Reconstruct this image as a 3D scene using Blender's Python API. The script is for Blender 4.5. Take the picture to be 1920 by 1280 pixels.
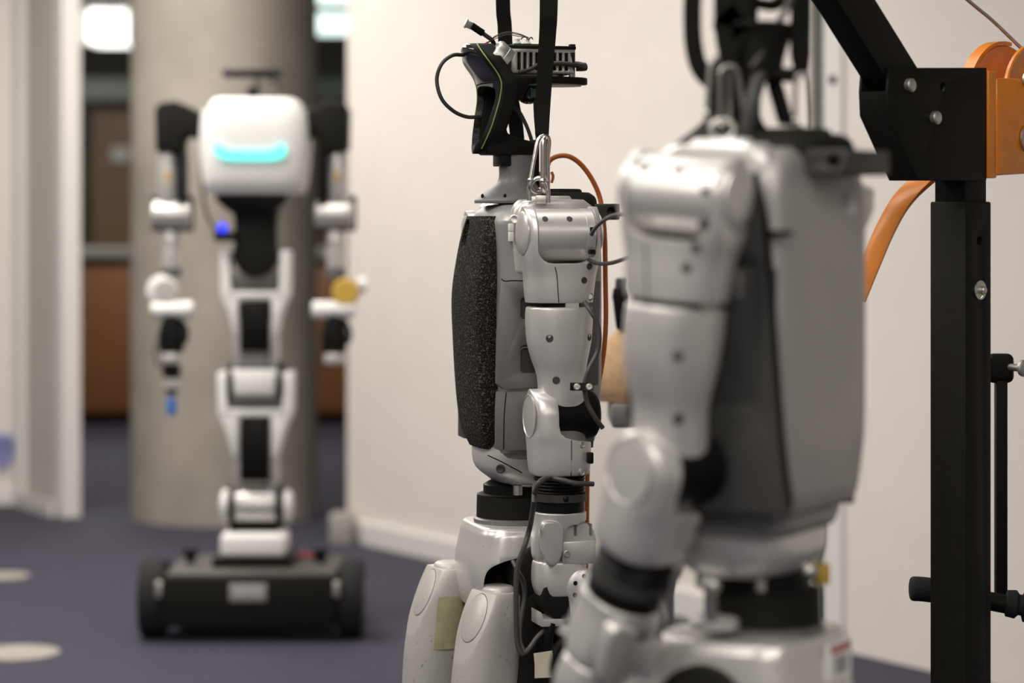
import bpy, bmesh, math, random
from mathutils import Vector, Matrix
random.seed(7)
PI = math.pi
for o in list(bpy.data.objects): bpy.data.objects.remove(o, do_unlink=True)
SC = bpy.context.scene
COL = SC.collection
S = 0.8                      # survey units -> metres
CAMZ = 1.55                  # eye height in survey units
F = 4533.0                   # 85 mm lens on a 36 mm sensor, 1920 wide

# ------------------------------------------------------------------ camera, world, light
cam = bpy.data.cameras.new('camera'); camo = bpy.data.objects.new('camera', cam); COL.objects.link(camo)
camo.location = (0, 0, CAMZ*S); camo.rotation_euler = (PI/2, 0, 0)
cam.lens = 85; cam.sensor_width = 36; cam.sensor_fit = 'HORIZONTAL'
cam.shift_y = -(640-411)/1920.0
cam.clip_start = 0.05; cam.clip_end = 200
cam.dof.use_dof = True; cam.dof.focus_distance = 4.40*S; cam.dof.aperture_fstop = 2.8
SC.camera = camo
w = bpy.data.worlds.new('world'); SC.world = w; w.use_nodes = True
w.node_tree.nodes['Background'].inputs[0].default_value = (1.0, 0.93, 0.86, 1)
w.node_tree.nodes['Background'].inputs[1].default_value = 0.20
SC.view_settings.view_transform = 'Standard'; SC.view_settings.look = 'None'
SC.view_settings.gamma = 1; SC.view_settings.use_curve_mapping = False
SC.view_settings.exposure = 0.06
LIGHT_COL = (1.0, 0.93, 0.85)
# ceiling fittings; front, camera-side and partition ones are added fill: (x, y, power)
FITTINGS = [(-1.9, 3.4, 38), (-1.9, 6.6, 50), (-1.7, 8.8, 40), (-0.1, 3.7, 8), (-0.7, 1.7, 24), (-3.9, 5.0, 34), (-2.3, 0.2, 30), (0.2, -0.6, 26),
            (1.5, 0.4, 14), (-0.8, -2.6, 46), (1.8, -2.2, 42), (-1.9, 12.6, 56), (-0.75, 6.7, 24), (-3.7, 16.5, 50)]



# ------------------------------------------------------------------ materials
MATS = {}
def mat(name, col, rough=0.5, metal=0.0, noise=0.0, nscale=30.0, bump=0.0, bscale=80.0, emit=None, es=1.0, coat=0.0, trans=0.0, c2=None):
    if name in MATS: return MATS[name]
    m = bpy.data.materials.new(name); m.use_nodes = True
    nt = m.node_tree; b = nt.nodes['Principled BSDF']
    b.inputs['Base Color'].default_value = (*col, 1); b.inputs['Roughness'].default_value = rough
    b.inputs['Metallic'].default_value = metal
    if max(col) < 0.03 and coat == 0: b.inputs['Specular IOR Level'].default_value = 0.13
    if coat: b.inputs['Coat Weight'].default_value = coat; b.inputs['Coat Roughness'].default_value = 0.15
    if trans: b.inputs['Transmission Weight'].default_value = trans
    tc = nt.nodes.new('ShaderNodeTexCoord')
    if noise or c2:
        n = nt.nodes.new('ShaderNodeTexNoise'); n.inputs['Scale'].default_value = nscale; n.inputs['Detail'].default_value = 6
        nt.links.new(tc.outputs['Object'], n.inputs['Vector'])
        mx = nt.nodes.new('ShaderNodeMix'); mx.data_type = 'RGBA'
        a = c2 if c2 else tuple(max(0, c*(1-noise)) for c in col)
        mx.inputs[6].default_value = (*a, 1); mx.inputs[7].default_value = (*col, 1) if c2 else (*[min(1, c*(1+noise)) for c in col], 1)
        rp = nt.nodes.new('ShaderNodeMapRange'); rp.inputs[1].default_value = 0.35; rp.inputs[2].default_value = 0.65
        nt.links.new(n.outputs[0], rp.inputs[0]); nt.links.new(rp.outputs[0], mx.inputs[0])
        nt.links.new(mx.outputs[2], b.inputs['Base Color'])
    if bump:
        n2 = nt.nodes.new('ShaderNodeTexNoise'); n2.inputs['Scale'].default_value = bscale; n2.inputs['Detail'].default_value = 4
        nt.links.new(tc.outputs['Object'], n2.inputs['Vector'])
        bp = nt.nodes.new('ShaderNodeBump'); bp.inputs['Strength'].default_value = bump; bp.inputs['Distance'].default_value = 0.002
        nt.links.new(n2.outputs[0], bp.inputs['Height']); nt.links.new(bp.outputs[0], b.inputs['Normal'])
    if emit:
        b.inputs['Emission Color'].default_value = (*emit, 1); b.inputs['Emission Strength'].default_value = es
    MATS[name] = m; return m
def wood_mat(name, c1, c2, sc=3.0):
    m = mat(name, c1, 0.45); nt = m.node_tree; b = nt.nodes['Principled BSDF']
    tc = nt.nodes.new('ShaderNodeTexCoord'); mp = nt.nodes.new('ShaderNodeMapping'); mp.inputs['Scale'].default_value = (0.6, 1, 6)
    n = nt.nodes.new('ShaderNodeTexNoise'); n.inputs['Scale'].default_value = sc; n.inputs['Detail'].default_value = 8
    mx = nt.nodes.new('ShaderNodeMix'); mx.data_type = 'RGBA'; mx.inputs[6].default_value = (*c1, 1); mx.inputs[7].default_value = (*c2, 1)
    nt.links.new(tc.outputs['Object'], mp.inputs[0]); nt.links.new(mp.outputs[0], n.inputs['Vector'])
    nt.links.new(n.outputs[0], mx.inputs[0]); nt.links.new(mx.outputs[2], b.inputs['Base Color'])
    return m
def silver_mat(name, col, rough=0.36, metal=0.55, scratch=0.25):
    m = mat(name, col, rough, metal); nt = m.node_tree; b = nt.nodes['Principled BSDF']
    tc = nt.nodes.new('ShaderNodeTexCoord')
    n = nt.nodes.new('ShaderNodeTexNoise'); n.inputs['Scale'].default_value = 900; n.inputs['Detail'].default_value = 2
    n2 = nt.nodes.new('ShaderNodeTexNoise'); n2.inputs['Scale'].default_value = 14; n2.inputs['Detail'].default_value = 8
    nt.links.new(tc.outputs['Object'], n.inputs['Vector']); nt.links.new(tc.outputs['Object'], n2.inputs['Vector'])
    r = nt.nodes.new('ShaderNodeMapRange'); r.inputs[1].default_value = 0.3; r.inputs[2].default_value = 0.7
    r.inputs[3].default_value = rough-0.05; r.inputs[4].default_value = rough+0.1
    nt.links.new(n2.outputs[0], r.inputs[0]); nt.links.new(r.outputs[0], b.inputs['Roughness'])
    mx = nt.nodes.new('ShaderNodeMix'); mx.data_type = 'RGBA'
    mx.inputs[6].default_value = (*[c*(1-0.12*scratch*4*0.5) for c in col], 1); mx.inputs[7].default_value = (*[min(1, c*1.06) for c in col], 1)
    nt.links.new(n.outputs[0], mx.inputs[0])
    # small worn specks, sparse
    v = nt.nodes.new('ShaderNodeTexNoise'); v.inputs['Scale'].default_value = 160; v.inputs['Detail'].default_value = 5; v.inputs['Roughness'].default_value = 0.7
    nt.links.new(tc.outputs['Object'], v.inputs['Vector'])
    r2 = nt.nodes.new('ShaderNodeMapRange'); r2.inputs[1].default_value = 0.62; r2.inputs[2].default_value = 0.70; r2.inputs[4].default_value = scratch
    nt.links.new(v.outputs[0], r2.inputs[0])
    mx2 = nt.nodes.new('ShaderNodeMix'); mx2.data_type = 'RGBA'; mx2.inputs[7].default_value = (0.12, 0.115, 0.10, 1)
    nt.links.new(r2.outputs[0], mx2.inputs[0]); nt.links.new(mx.outputs[2], mx2.inputs[6]); nt.links.new(mx2.outputs[2], b.inputs['Base Color'])
    return m
SILVER = silver_mat('silver_paint', (0.60, 0.585, 0.565), 0.30, 0.50, 0.12)
SILVER_WORN = silver_mat('worn_silver_paint', (0.50, 0.48, 0.455), 0.42, 0.30, 0.8)
SILVER_DARK = silver_mat('dark_silver_paint', (0.15, 0.149, 0.147), 0.42, 0.35, 0.1)
SILVER_MID = silver_mat('mid_silver_paint', (0.27, 0.266, 0.26), 0.40, 0.4, 0.1)
SHELL = silver_mat('back_shell_paint', (0.36, 0.345, 0.335), 0.42, 0.4, 0.05)
GREY_PLASTIC = mat('grey_plastic', (0.13, 0.13, 0.128), 0.5, 0.1, 0.05, 200)
DARK_PLASTIC = mat('dark_grey_plastic', (0.032, 0.031, 0.029), 0.55, 0.0, 0.06, 200, 0.1, 900)
BLACK = mat('black_plastic', (0.006, 0.006, 0.0058), 0.42)
BLACK_MATT = mat('matt_black_plastic', (0.010, 0.0095, 0.008), 0.65, 0, 0.1, 300)
GLOSS = mat('gloss_black', (0.010, 0.010, 0.011), 0.1, 0, coat=0.5)
CRANE = mat('black_powder_coat', (0.008, 0.0072, 0.0055), 0.5, 0.0, 0.15, 90, 0.25, 1200)
RUBBER = mat('rubber', (0.02, 0.02, 0.02), 0.7)
CABLE = mat('black_cable', (0.03, 0.03, 0.03), 0.45)
CABLE_GREY = mat('grey_cable', (0.045, 0.043, 0.042), 0.5)
WEB = mat('black_webbing', (0.010, 0.0092, 0.008), 0.85, 0, 0.2, 600, 0.6, 1500)
STEEL = mat('steel', (0.62, 0.6, 0.57), 0.25, 1.0, 0.1, 120)
STEEL_DARK = mat('darker_steel', (0.30, 0.29, 0.27), 0.35, 0.9, 0.1, 120)  # darker base colour, used on the blurred carabiners
STEEL_MATT = mat('dull_steel', (0.55, 0.54, 0.50), 0.42, 0.9, 0.1, 120)
ORANGE = mat('orange_paint', (0.72, 0.22, 0.010), 0.36, 0, 0.06, 40, 0.08, 300, coat=0.25)
ORANGE_CABLE = mat('orange_cable_sheath', (0.50, 0.125, 0.02), 0.5)
WHITE = mat('white_plastic', (0.80, 0.79, 0.77), 0.32, 0, 0.02, 60)
OFFWHITE = mat('white_connector', (0.7, 0.69, 0.64), 0.5)
TAPE = mat('yellowed_tape', (0.40, 0.385, 0.22), 0.6, 0, c2=(0.28, 0.27, 0.15), nscale=40)
CREAM = mat('cream_label', (0.62, 0.56, 0.44), 0.7, 0, 0.06, 60)
GREENPCB = mat('green_board', (0.02, 0.10, 0.05), 0.4)
LIME = mat('lime_trim', (0.23, 0.27, 0.09), 0.5)
TAN = mat('tan_canvas', (0.52, 0.34, 0.19), 0.8, 0, 0.1, 60, 0.4, 300)
YELLOW = mat('yellow_plastic', (0.60, 0.38, 0.06), 0.5)
RED = mat('red_print', (0.45, 0.05, 0.04), 0.6)
def foam_mat():
    m = mat('black_foam', (0.022, 0.020, 0.018), 0.95); nt = m.node_tree; b = nt.nodes['Principled BSDF']
    tc = nt.nodes.new('ShaderNodeTexCoord')
    n = nt.nodes.new('ShaderNodeTexNoise'); n.inputs['Scale'].default_value = 320; n.inputs['Detail'].default_value = 3
    v = nt.nodes.new('ShaderNodeTexVoronoi'); v.inputs['Scale'].default_value = 420
    nt.links.new(tc.outputs['Object'], n.inputs['Vector']); nt.links.new(tc.outputs['Object'], v.inputs['Vector'])
    r = nt.nodes.new('ShaderNodeMapRange'); r.inputs[1].default_value = 0.52; r.inputs[2].default_value = 0.74
    nt.links.new(n.outputs[0], r.inputs[0])
    mx = nt.nodes.new('ShaderNodeMix'); mx.data_type = 'RGBA'; mx.inputs[6].default_value = (0.014, 0.0125, 0.011, 1); mx.inputs[7].default_value = (0.13, 0.115, 0.10, 1)
    nt.links.new(r.outputs[0], mx.inputs[0]); nt.links.new(mx.outputs[2], b.inputs['Base Color'])
    bp = nt.nodes.new('ShaderNodeBump'); bp.inputs['Strength'].default_value = 0.9; bp.inputs['Distance'].default_value = 0.002
    nt.links.new(v.outputs[0], bp.inputs['Height']); nt.links.new(bp.outputs[0], b.inputs['Normal'])
    return m
FOAM = foam_mat()

# ------------------------------------------------------------------ geometry kit (survey units)
class G:
    def __init__(s): s.v = []; s.f = []
    def add(s, v, f):
        n = len(s.v); s.v += [Vector(p) for p in v]; s.f += [tuple(i+n for i in q) for q in f]; return s
    def __add__(s, o): g = G(); g.add(s.v, s.f); g.add(o.v, o.f); return g
    def t(s, M): g = G(); g.add([M @ p for p in s.v], s.f); return g
    def mirror(s): g = G(); g.add([(p.x, -p.y, p.z) for p in s.v], [tuple(reversed(q)) for q in s.f]); return g
def rings(rs, cap=True, closed=False):
    n = len(rs[0]); v = [p for r in rs for p in r]; f = []
    m = len(rs)
    for i in range(m if closed else m-1):
        a = i*n; b = ((i+1) % m)*n
        for j in range(n):
            k = (j+1) % n; f.append((a+j, a+k, b+k, b+j))
    if cap and not closed: f.append(tuple(reversed(range(n)))); f.append(tuple((m-1)*n+j for j in range(n)))
    return G().add(v, f)
def cr(p0, p1, p2, p3, t):
    return 0.5*((2*p1) + (-p0+p2)*t + (2*p0-5*p1+4*p2-p3)*t*t + (-p0+3*p1-3*p2+p3)*t**3)
def spline(pts, k=6):
    pts = [Vector(p) for p in pts]; P = [2*pts[0]-pts[1]] + pts + [2*pts[-1]-pts[-2]]; out = []
    for i in range(1, len(P)-2):
        for j in range(k): out.append(cr(P[i-1], P[i], P[i+1], P[i+2], j/k))
    out.append(pts[-1]); return out
def loft(secs, n=44, k=4, rnd=(0.0, 0.0), smooth=True):
    """secs: (cx, cy, z, hx, hy, e) from top to bottom or bottom to top"""
    import itertools
    A = [list(map(float, s)) for s in secs]
    if smooth and len(A) > 2:
        P = [[2*a-b for a, b in zip(A[0], A[1])]] + A + [[2*a-b for a, b in zip(A[-1], A[-2])]]; B = []
        for i in range(1, len(P)-2):
            for j in range(k): B.append([cr(P[i-1][c], P[i][c], P[i+1][c], P[i+2][c], j/k) for c in range(6)])
        B.append(A[-1]); A = B
    def ends(s, nx, r):
        if r <= 0: return []
        d = 1 if s[2] > nx[2] else -1; o = []
        for a in (0, 20, 42, 65, 85):
            a = math.radians(a); q = list(s); q[2] = s[2]-d*r*(1-math.sin(PI/2-0)*0)+0
            q[2] = s[2] - d*r + d*r*math.sin(a); sh = r*(1-math.cos(a)); q[3] = max(1e-4, s[3]-sh); q[4] = max(1e-4, s[4]-sh); o.append(q)
        return o
    e0 = ends(A[0], A[1], rnd[0]); e1 = ends(A[-1], A[-2], rnd[1])
    if e0:
        z0 = A[0][2]; d = 1 if A[0][2] > A[1][2] else -1; A = [q for q in A if (z0-q[2])*d > rnd[0]]; A = list(reversed(e0)) + A
    if e1:
        z1 = A[-1][2]; d = 1 if A[-1][2] > A[-2][2] else -1; A = [q for q in A if (z1-q[2])*d > rnd[1]] + e1
    R = []
    for cx, cy, z, hx, hy, e in A:
        r = []
        for j in range(n):
            a = 2*PI*j/n; c, s_ = math.cos(a), math.sin(a)
            r.append(Vector((cx+hx*math.copysign(abs(c)**(2/e), c), cy+hy*math.copysign(abs(s_)**(2/e), s_), z)))
        R.append(r)
    if R[0][0].z > R[-1][0].z: R.reverse()
    return rings(R)
def frame(d):
    d = d.normalized(); u = Vector((0, 0, 1)) if abs(d.z) < 0.9 else Vector((1, 0, 0))
    a = d.cross(u).normalized(); return a, a.cross(d).normalized()*-1
def lathe(prof, p0, d, n=36):
    """prof: (radius, distance along d)"""
    p0 = Vector(p0); d = Vector(d).normalized(); a, b = frame(d); b = d.cross(a)
    R = [[p0+d*h+(a*math.cos(2*PI*j/n)+b*math.sin(2*PI*j/n))*max(r, 1e-5) for j in range(n)] for r, h in prof]
    return rings(R)
def cyl(p0, p1, r, r2=None, n=32, ch=0.0):
    p0 = Vector(p0); p1 = Vector(p1); L = (p1-p0).length; r2 = r if r2 is None else r2
    pr = [(r, 0), (r2, L)] if not ch else [(r-ch, 0), (r-ch*.3, ch*.3), (r, ch), (r2, L-ch), (r2-ch*.3, L-ch*.3), (r2-ch, L)]
    return lathe(pr, p0, p1-p0, n)
def sph(c, r, n=24, m=14, sx=1, sy=1, sz=1):
    R = [[Vector((c[0]+sx*r*math.sin(PI*i/m)*math.cos(2*PI*j/n), c[1]+sy*r*math.sin(PI*i/m)*math.sin(2*PI*j/n), c[2]-sz*r*math.cos(PI*i/m))) for j in range(n)] for i in range(1, m)]
    return rings(R)
def box(x0, x1, y0, y1, z0, z1):
    return G().add([(x0,y0,z0),(x1,y0,z0),(x1,y1,z0),(x0,y1,z0),(x0,y0,z1),(x1,y0,z1),(x1,y1,z1),(x0,y1,z1)],
                   [(0,3,2,1),(4,5,6,7),(0,1,5,4),(1,2,6,5),(2,3,7,6),(3,0,4,7)])
def prism(poly, ax, a, b):
    """poly (u, v) extruded along ax between a and b; x:(y,z) y:(x,z) z:(x,y)"""
    def P(u, v, w): return (w, u, v) if ax == 'x' else (u, w, v) if ax == 'y' else (u, v, w)
    n = len(poly)
    g = G().add([P(u, v, a) for u, v in poly]+[P(u, v, b) for u, v in poly],
                [tuple(range(n)), tuple(reversed(range(n, 2*n)))] + [(i, n+i, n+(i+1) % n, (i+1) % n) for i in range(n)])
    return g
def tube(path, r, n=12, k=6, closed=False):
    pts = spline(path, k) if k else [Vector(p) for p in path]
    if closed: pts = pts[:-1]
    R = []; m = len(pts); a = None
    for i, p in enumerate(pts):
        d = (pts[(i+1) % m]-pts[i-1]) if closed else (pts[min(i+1, m-1)]-pts[max(i-1, 0)])
        d.normalize()
        if a is None: a, _ = frame(d)
        a = (a-d*a.dot(d)).normalized(); b = d.cross(a)
        R.append([p+(a*math.cos(2*PI*j/n)+b*math.sin(2*PI*j/n))*r for j in range(n)])
    return rings(R, closed=closed)
def band(path, width, thick, k=6, closed=False):
    """flat strap: path of (point, side vector)"""
    if k:
        P = spline([p for p, _ in path], k); W = spline([w_ for _, w_ in path], k)
    else: P = [Vector(p) for p, _ in path]; W = [Vector(w_) for _, w_ in path]
    R = []; m = len(P)
    for i in range(m):
        d = (P[min(i+1, m-1)]-P[max(i-1, 0)]).normalized(); s_ = W[i].normalized(); s_ = (s_-d*s_.dot(d)).normalized(); t = d.cross(s_)
        wd = width(i/(m-1)) if callable(width) else width
        R.append([P[i]+s_*wd/2+t*thick/2, P[i]-s_*wd/2+t*thick/2, P[i]-s_*wd/2-t*thick/2, P[i]+s_*wd/2-t*thick/2])
    return rings(R)
def rrect(cx, cy, hw, hh, r, n=6):
    o = []
    for k_, (sx, sy) in enumerate(((1, 1), (-1, 1), (-1, -1), (1, -1))):
        for i in range(n+1):
            a = PI/2*k_ + PI/2*i/n; o.append((cx+sx*(hw-r)+r*math.cos(a), cy+sy*(hh-r)+r*math.sin(a)))
    return o
def smooth_poly(pts, k=5):
    P = [Vector((p[0], p[1], 0)) for p in pts]; n = len(P); o = []
    for i in range(n):
        for j in range(k): q = cr(P[i-1], P[i], P[(i+1) % n], P[(i+2) % n], j/k); o.append((q.x, q.y))
    return o

def raw(g, scale=S):
    me = bpy.data.meshes.new('m'); me.from_pydata([tuple(p*scale) for p in g.v], [], g.f); me.update()
    bm = bmesh.new(); bm.from_mesh(me); bmesh.ops.recalc_face_normals(bm, faces=bm.faces); bm.to_mesh(me); bm.free(); return me
def make(name, g, material, parent=None, cuts=(), bev=0.0, seg=2, angle=38, loc=None):
    me = raw(g); o = bpy.data.objects.new(name, me)
    if cuts or bev:
        COL.objects.link(o); tmp = []
        for c in cuts:
            co = bpy.data.objects.new('cutter', raw(c)); COL.objects.link(co); tmp.append(co)
            md = o.modifiers.new('b', 'BOOLEAN'); md.object = co; md.operation = 'DIFFERENCE'; md.solver = 'EXACT'
        if bev:
            md = o.modifiers.new('v', 'BEVEL'); md.width = bev*S; md.segments = seg; md.limit_method = 'ANGLE'; md.angle_limit = math.radians(40)
        dg = bpy.context.evaluated_depsgraph_get(); nm = bpy.data.meshes.new_from_object(o.evaluated_get(dg))
        o.modifiers.clear(); o.data = nm; me = nm
        for c in tmp: bpy.data.objects.remove(c, do_unlink=True)
    else: COL.objects.link(o)
    me.materials.clear(); me.materials.append(material)
    me.shade_smooth(); me.set_sharp_from_angle(angle=math.radians(angle)); me.name = name
    if parent is not None: o.parent = parent
    if loc is not None: o.location = [c*S for c in loc]
    return o
def thing(name, label, cat, loc=(0, 0, 0), rotz=0, group=None):
    o = bpy.data.objects.new(name, None); COL.objects.link(o); o.empty_display_size = 0.1
    o.location = [c*S for c in loc]; o.rotation_euler = (0, 0, rotz); o['label'] = label; o['category'] = cat
    if group: o['group'] = group
    return o
def tag(o, label, cat, group=None):
    o['label'] = label; o['category'] = cat
    if group: o['group'] = group
    return o
def struct(name, g, m, parent=None, **k):
    o = make(name, g, m, parent, **k)
    if parent is None: o['kind'] = 'structure'
    return o
def W(px, py, d): return Vector(((px-960)/F*d, d, CAMZ-(py-411)/F*d))
def rot(axis, ang, piv):
    piv = Vector(piv); return Matrix.Translation(piv) @ Matrix.Rotation(ang, 4, Vector(axis)) @ Matrix.Translation(-piv)

# ------------------------------------------------------------------ the room
WALLP = mat('white_wall_paint', (0.74, 0.69, 0.645), 0.7, 0, 0.015, 6, 0.08, 500)
WALLT = mat('white_trim_paint', (0.72, 0.70, 0.68), 0.5)
DOORGLASS = mat('green_glass_edge', (0.10, 0.135, 0.115), 0.25)
CEILM = mat('ceiling_tile', (0.50, 0.48, 0.45), 0.9, 0, 0.02, 30)
def carpet():
    m = mat('blue_carpet', (0.058, 0.053, 0.095), 0.95); nt = m.node_tree; b = nt.nodes['Principled BSDF']
    tc = nt.nodes.new('ShaderNodeTexCoord')
    n = nt.nodes.new('ShaderNodeTexNoise'); n.inputs['Scale'].default_value = 2.0; n.inputs['Detail'].default_value = 5
    n2 = nt.nodes.new('ShaderNodeTexNoise'); n2.inputs['Scale'].default_value = 300
    for q in (n, n2): nt.links.new(tc.outputs['Object'], q.inputs['Vector'])
    mx = nt.nodes.new('ShaderNodeMix'); mx.data_type = 'RGBA'; mx.inputs[6].default_value = (0.033, 0.031, 0.052, 1); mx.inputs[7].default_value = (0.042, 0.039, 0.066, 1)
    nt.links.new(n.outputs[0], mx.inputs[0])
    bp = nt.nodes.new('ShaderNodeBump'); bp.inputs['Strength'].default_value = 0.6; bp.inputs['Distance'].default_value = 0.004
    nt.links.new(n2.outputs[0], bp.inputs['Height']); nt.links.new(bp.outputs[0], b.inputs['Normal'])
    nt.links.new(mx.outputs[2], b.inputs['Base Color']); return m
CARPET = carpet()
concrete = mat('raw_concrete', (0.37, 0.335, 0.29), 0.8, 0, c2=(0.285, 0.26, 0.222), nscale=3.2, bump=0.5, bscale=30)
CEIL = 3.62
struct('floor', box(-8, 6, -7, 30, -0.1, 0), CARPET)
ceiling = struct('ceiling', box(-8, 6, -7, 30, CEIL, CEIL+0.1), CEILM)
def wallseg(name, x0, y0, x1, y1, z0, z1, t, m, parent=None, off=0.0, **k):
    d = Vector((x1-x0, y1-y0, 0)).normalized(); nn = Vector((d.y, -d.x, 0))
    a = Vector((x0, y0, 0))+nn*off; b = Vector((x1, y1, 0))+nn*off
    g = prism([(a.x, a.y), (b.x, b.y), (b.x-nn.x*t, b.y-nn.y*t), (a.x-nn.x*t, a.y-nn.y*t)], 'z', z0, z1)
    return struct(name, g, m, parent, **k)
# the long white partition on the right: from its free end (behind) towards the viewer
P0 = Vector((-0.80, 11.73)); DD = Vector((0.535, -0.82)).normalized(); NN = Vector((DD.y, -DD.x))
def pw(t, off=0.0): q = P0+DD*t+NN*off; return q.x, q.y
def onwall(px):     # distance along the partition where the view ray of column px meets it
    k = (px-960)/F; return (P0.x-k*P0.y)/(k*DD.y-DD.x)
t_seam = onwall(1583); t_g0 = onwall(1519); t_g1 = onwall(1549)
wallseg('wall_right', *P0, *pw(onwall(1519)), 0, CEIL, 0.12, WALLP)
gl = wallseg('window_1', *pw(t_g0), *pw(t_g1), 0.0, CEIL, 0.05, DOORGLASS, off=-0.03)
wallseg('trim_1', *pw(t_g1), *pw(t_seam), 0, CEIL, 0.10, WALLT, off=0.012)
sc_ = W(1567, 149, 1); q = pw(onwall(1567), 0.014)
make('screw', lathe([(0.018, 0), (0.018, 0.004), (0.008, 0.007)], (q[0], q[1], CAMZ+(411-149)/F*q[1]), (NN.x, NN.y, 0)), DARK_PLASTIC, bpy.data.objects['trim_1'])
wallseg('wall_right_near', *pw(t_seam), *pw(14.5), 0, CEIL, 0.12, WALLP)
bb = wallseg('baseboard_right', *P0, *pw(t_g0), 0, 0.10, 0.03, WALLT, off=0.03)
# left wall, its projecting return and white corner profile
wallseg('wall_left', -8, 13.16, -2.655, 13.16, 0, CEIL, 0.2, WALLP)
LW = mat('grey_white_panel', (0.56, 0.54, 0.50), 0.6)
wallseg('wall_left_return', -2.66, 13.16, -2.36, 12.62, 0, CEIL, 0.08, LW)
wallseg('trim_2', -2.385, 12.665, -2.325, 12.56, 0, CEIL, 0.10, WALLT, off=0.012)
wallseg('trim_3', -2.70, 13.15, -2.655, 13.10, 0, CEIL, 0.05, WALLT, off=0.015)
wallseg('baseboard_left', -8, 13.16, -2.68, 13.16, 0, 0.08, 0.02, WALLT, off=0.02)
wallseg('baseboard_left_return', -2.68, 13.14, -2.375, 12.60, 0, 0.08, 0.02, WALLT, off=0.03)
# small blue emblem sticker on the left wall: a ring with a stem
bm_ = mat('blue_print', (0.22, 0.24, 0.50), 0.6)
st = lathe([(0.075, 0), (0.075, 0.004), (0.045, 0.0041), (0.045, 0.0)], W(6, 838, 13.14), (0, -1, 0)) + box(-2.79, -2.74, 13.13, 13.145, CAMZ-1.35, CAMZ-1.2)
tag(make('wall_sticker', st, bm_), 'small faded blue sticker low on the white wall at the left edge', 'sticker')
# concrete column
pil = struct('trim_pillar', lathe([(0.483, 0), (0.483, CEIL)], (W(423, 0, 12.7).x, 12.65, 0), (0, 0, 1), 96), concrete)
# back of the hall: reception counter, wall panels, ceiling lights
WOOD = wood_mat('reddish_wood_veneer', (0.17, 0.065, 0.022), (0.25, 0.105, 0.04))
WOOD2 = wood_mat('brown_wood_veneer', (0.15, 0.085, 0.042), (0.19, 0.11, 0.055))
counter = thing('reception_counter', 'wood fronted reception counter with grey top behind the concrete column', 'counter', (-3.0, 18.3, 0))
for i in range(6):
    make('front_panel', box(-1.5+i*0.95, -1.5+i*0.95+0.944, 0, 0.03, 0.09, 1.22), WOOD, counter, bev=0.004)
make('plinth', box(-1.48, 4.18, 0.05, 0.5, 0, 0.09), BLACK_MATT, counter)
make('body', box(-1.48, 4.18, 0.035, 0.6, 0.09, 1.22), BLACK_MATT, counter)
make('counter_top', box(-1.55, 4.25, -0.08, 0.7, 1.26, 1.33), mat('grey_counter_top', (0.30, 0.30, 0.28), 0.35), counter, bev=0.01)
make('shadow_gap', box(-1.5, 4.2, -0.01, 0.62, 1.22, 1.26), BLACK_MATT, counter)
struct('wall_back', box(-8, 6, 29, 29.2, 0, CEIL), mat('olive_grey_wall', (0.22, 0.225, 0.18), 0.6, 0, 0.05, 2))
for i, (a, b) in enumerate(((W(172, 0, 24).x, W(262, 0, 24).x), (W(600, 0, 24).x, W(700, 0, 24).x))):
    struct('wall_back_panel.%03d' % i if i else 'wall_back_panel', box(a, b, 24, 24.1, 0, 2.9), WOOD2)
struct('wall_back_frame', box(W(100, 0, 23.8).x, W(122, 0, 23.8).x, 23.8, 23.9, 0, 3.0), mat('dark_green_frame', (0.07, 0.085, 0.075), 0.5))
struct('trim_4', box(-6, 0, 23.7, 23.8, 2.72, 2.93), mat('grey_green_trim', (0.20, 0.24, 0.215), 0.5))
tag(make('wall_notice', prism(rrect(W(225, 0, 23.9).x, 1.55+0.645, 0.09, 0.07, 0.01), 'y', 23.93, 23.96), mat('pale_notice', (0.55, 0.55, 0.5), 0.6)), 'small pale notice on the brown wood panel behind the counter', 'sign')
# small grey socket box where the partition ends
tag(make('floor_socket_box', box(-0.87, -0.76, 11.50, 11.66, 0.0, 0.145), mat('grey_metal_box', (0.34, 0.32, 0.30), 0.5), bev=0.01), 'small grey box on the carpet at the free end of the white partition', 'box')
# pale discs let into the carpet
dm = mat('pale_carpet_disc', (0.30, 0.28, 0.24), 0.7, 0, 0.08, 20)
for i, (px, py, r) in enumerate(((30, 1224, 0.155), (8, 1080, 0.11))):
    d = 7026/(py-411.0); q = W(px, py, d)
    tag(make('floor_disc', lathe([(r, 0), (r, 0.004), (r-0.01, 0.006)], (q.x, d, 0.0), (0, 0, 1), 48), dm),
        ('larger, nearer pale round disc on the blue carpet at the lower left', 'smaller, farther pale round disc on the blue carpet at the left edge')[i], 'floor disc', 'pale discs on the carpet')
# ceiling lights: the far ones seen at the top of the photograph, and the overhead ones, some added as fill
LAMP = mat('lit_diffuser', (0.9, 0.9, 0.88), 0.5, emit=(1.0, 0.99, 0.95), es=2.6)
LAMP2 = mat('lit_diffuser_cool', (0.9, 0.9, 0.88), 0.5, emit=(0.82, 1.0, 0.93), es=1.6)
LAMPD = mat('dim_diffuser', (0.7, 0.7, 0.65), 0.5, emit=(0.95, 0.93, 0.80), es=0.45)
def fitting(x, y, sx, sy, m, label, power=0):
    t = thing('ceiling_light', label, 'ceiling light', (x, y, CEIL), 0, 'ceiling lights')
    make('frame', box(-sx-.04, sx+.04, -sy-.04, sy+.04, -0.035, 0), WALLT, t, cuts=[box(-sx, sx, -sy, sy, -0.05, -0.02)])
    make('diffuser', box(-sx, sx, -sy, sy, -0.03, -0.022), m, t)
    if power:
        l = bpy.data.lights.new('lamp', 'AREA'); l.shape = 'RECTANGLE'; l.size = sx*2*S; l.size_y = sy*2*S; l.energy = power; l.color = LIGHT_COL
        lo = bpy.data.objects.new('lamp', l); COL.objects.link(lo); lo.parent = t; lo.location = (0, 0, -0.05)
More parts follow.
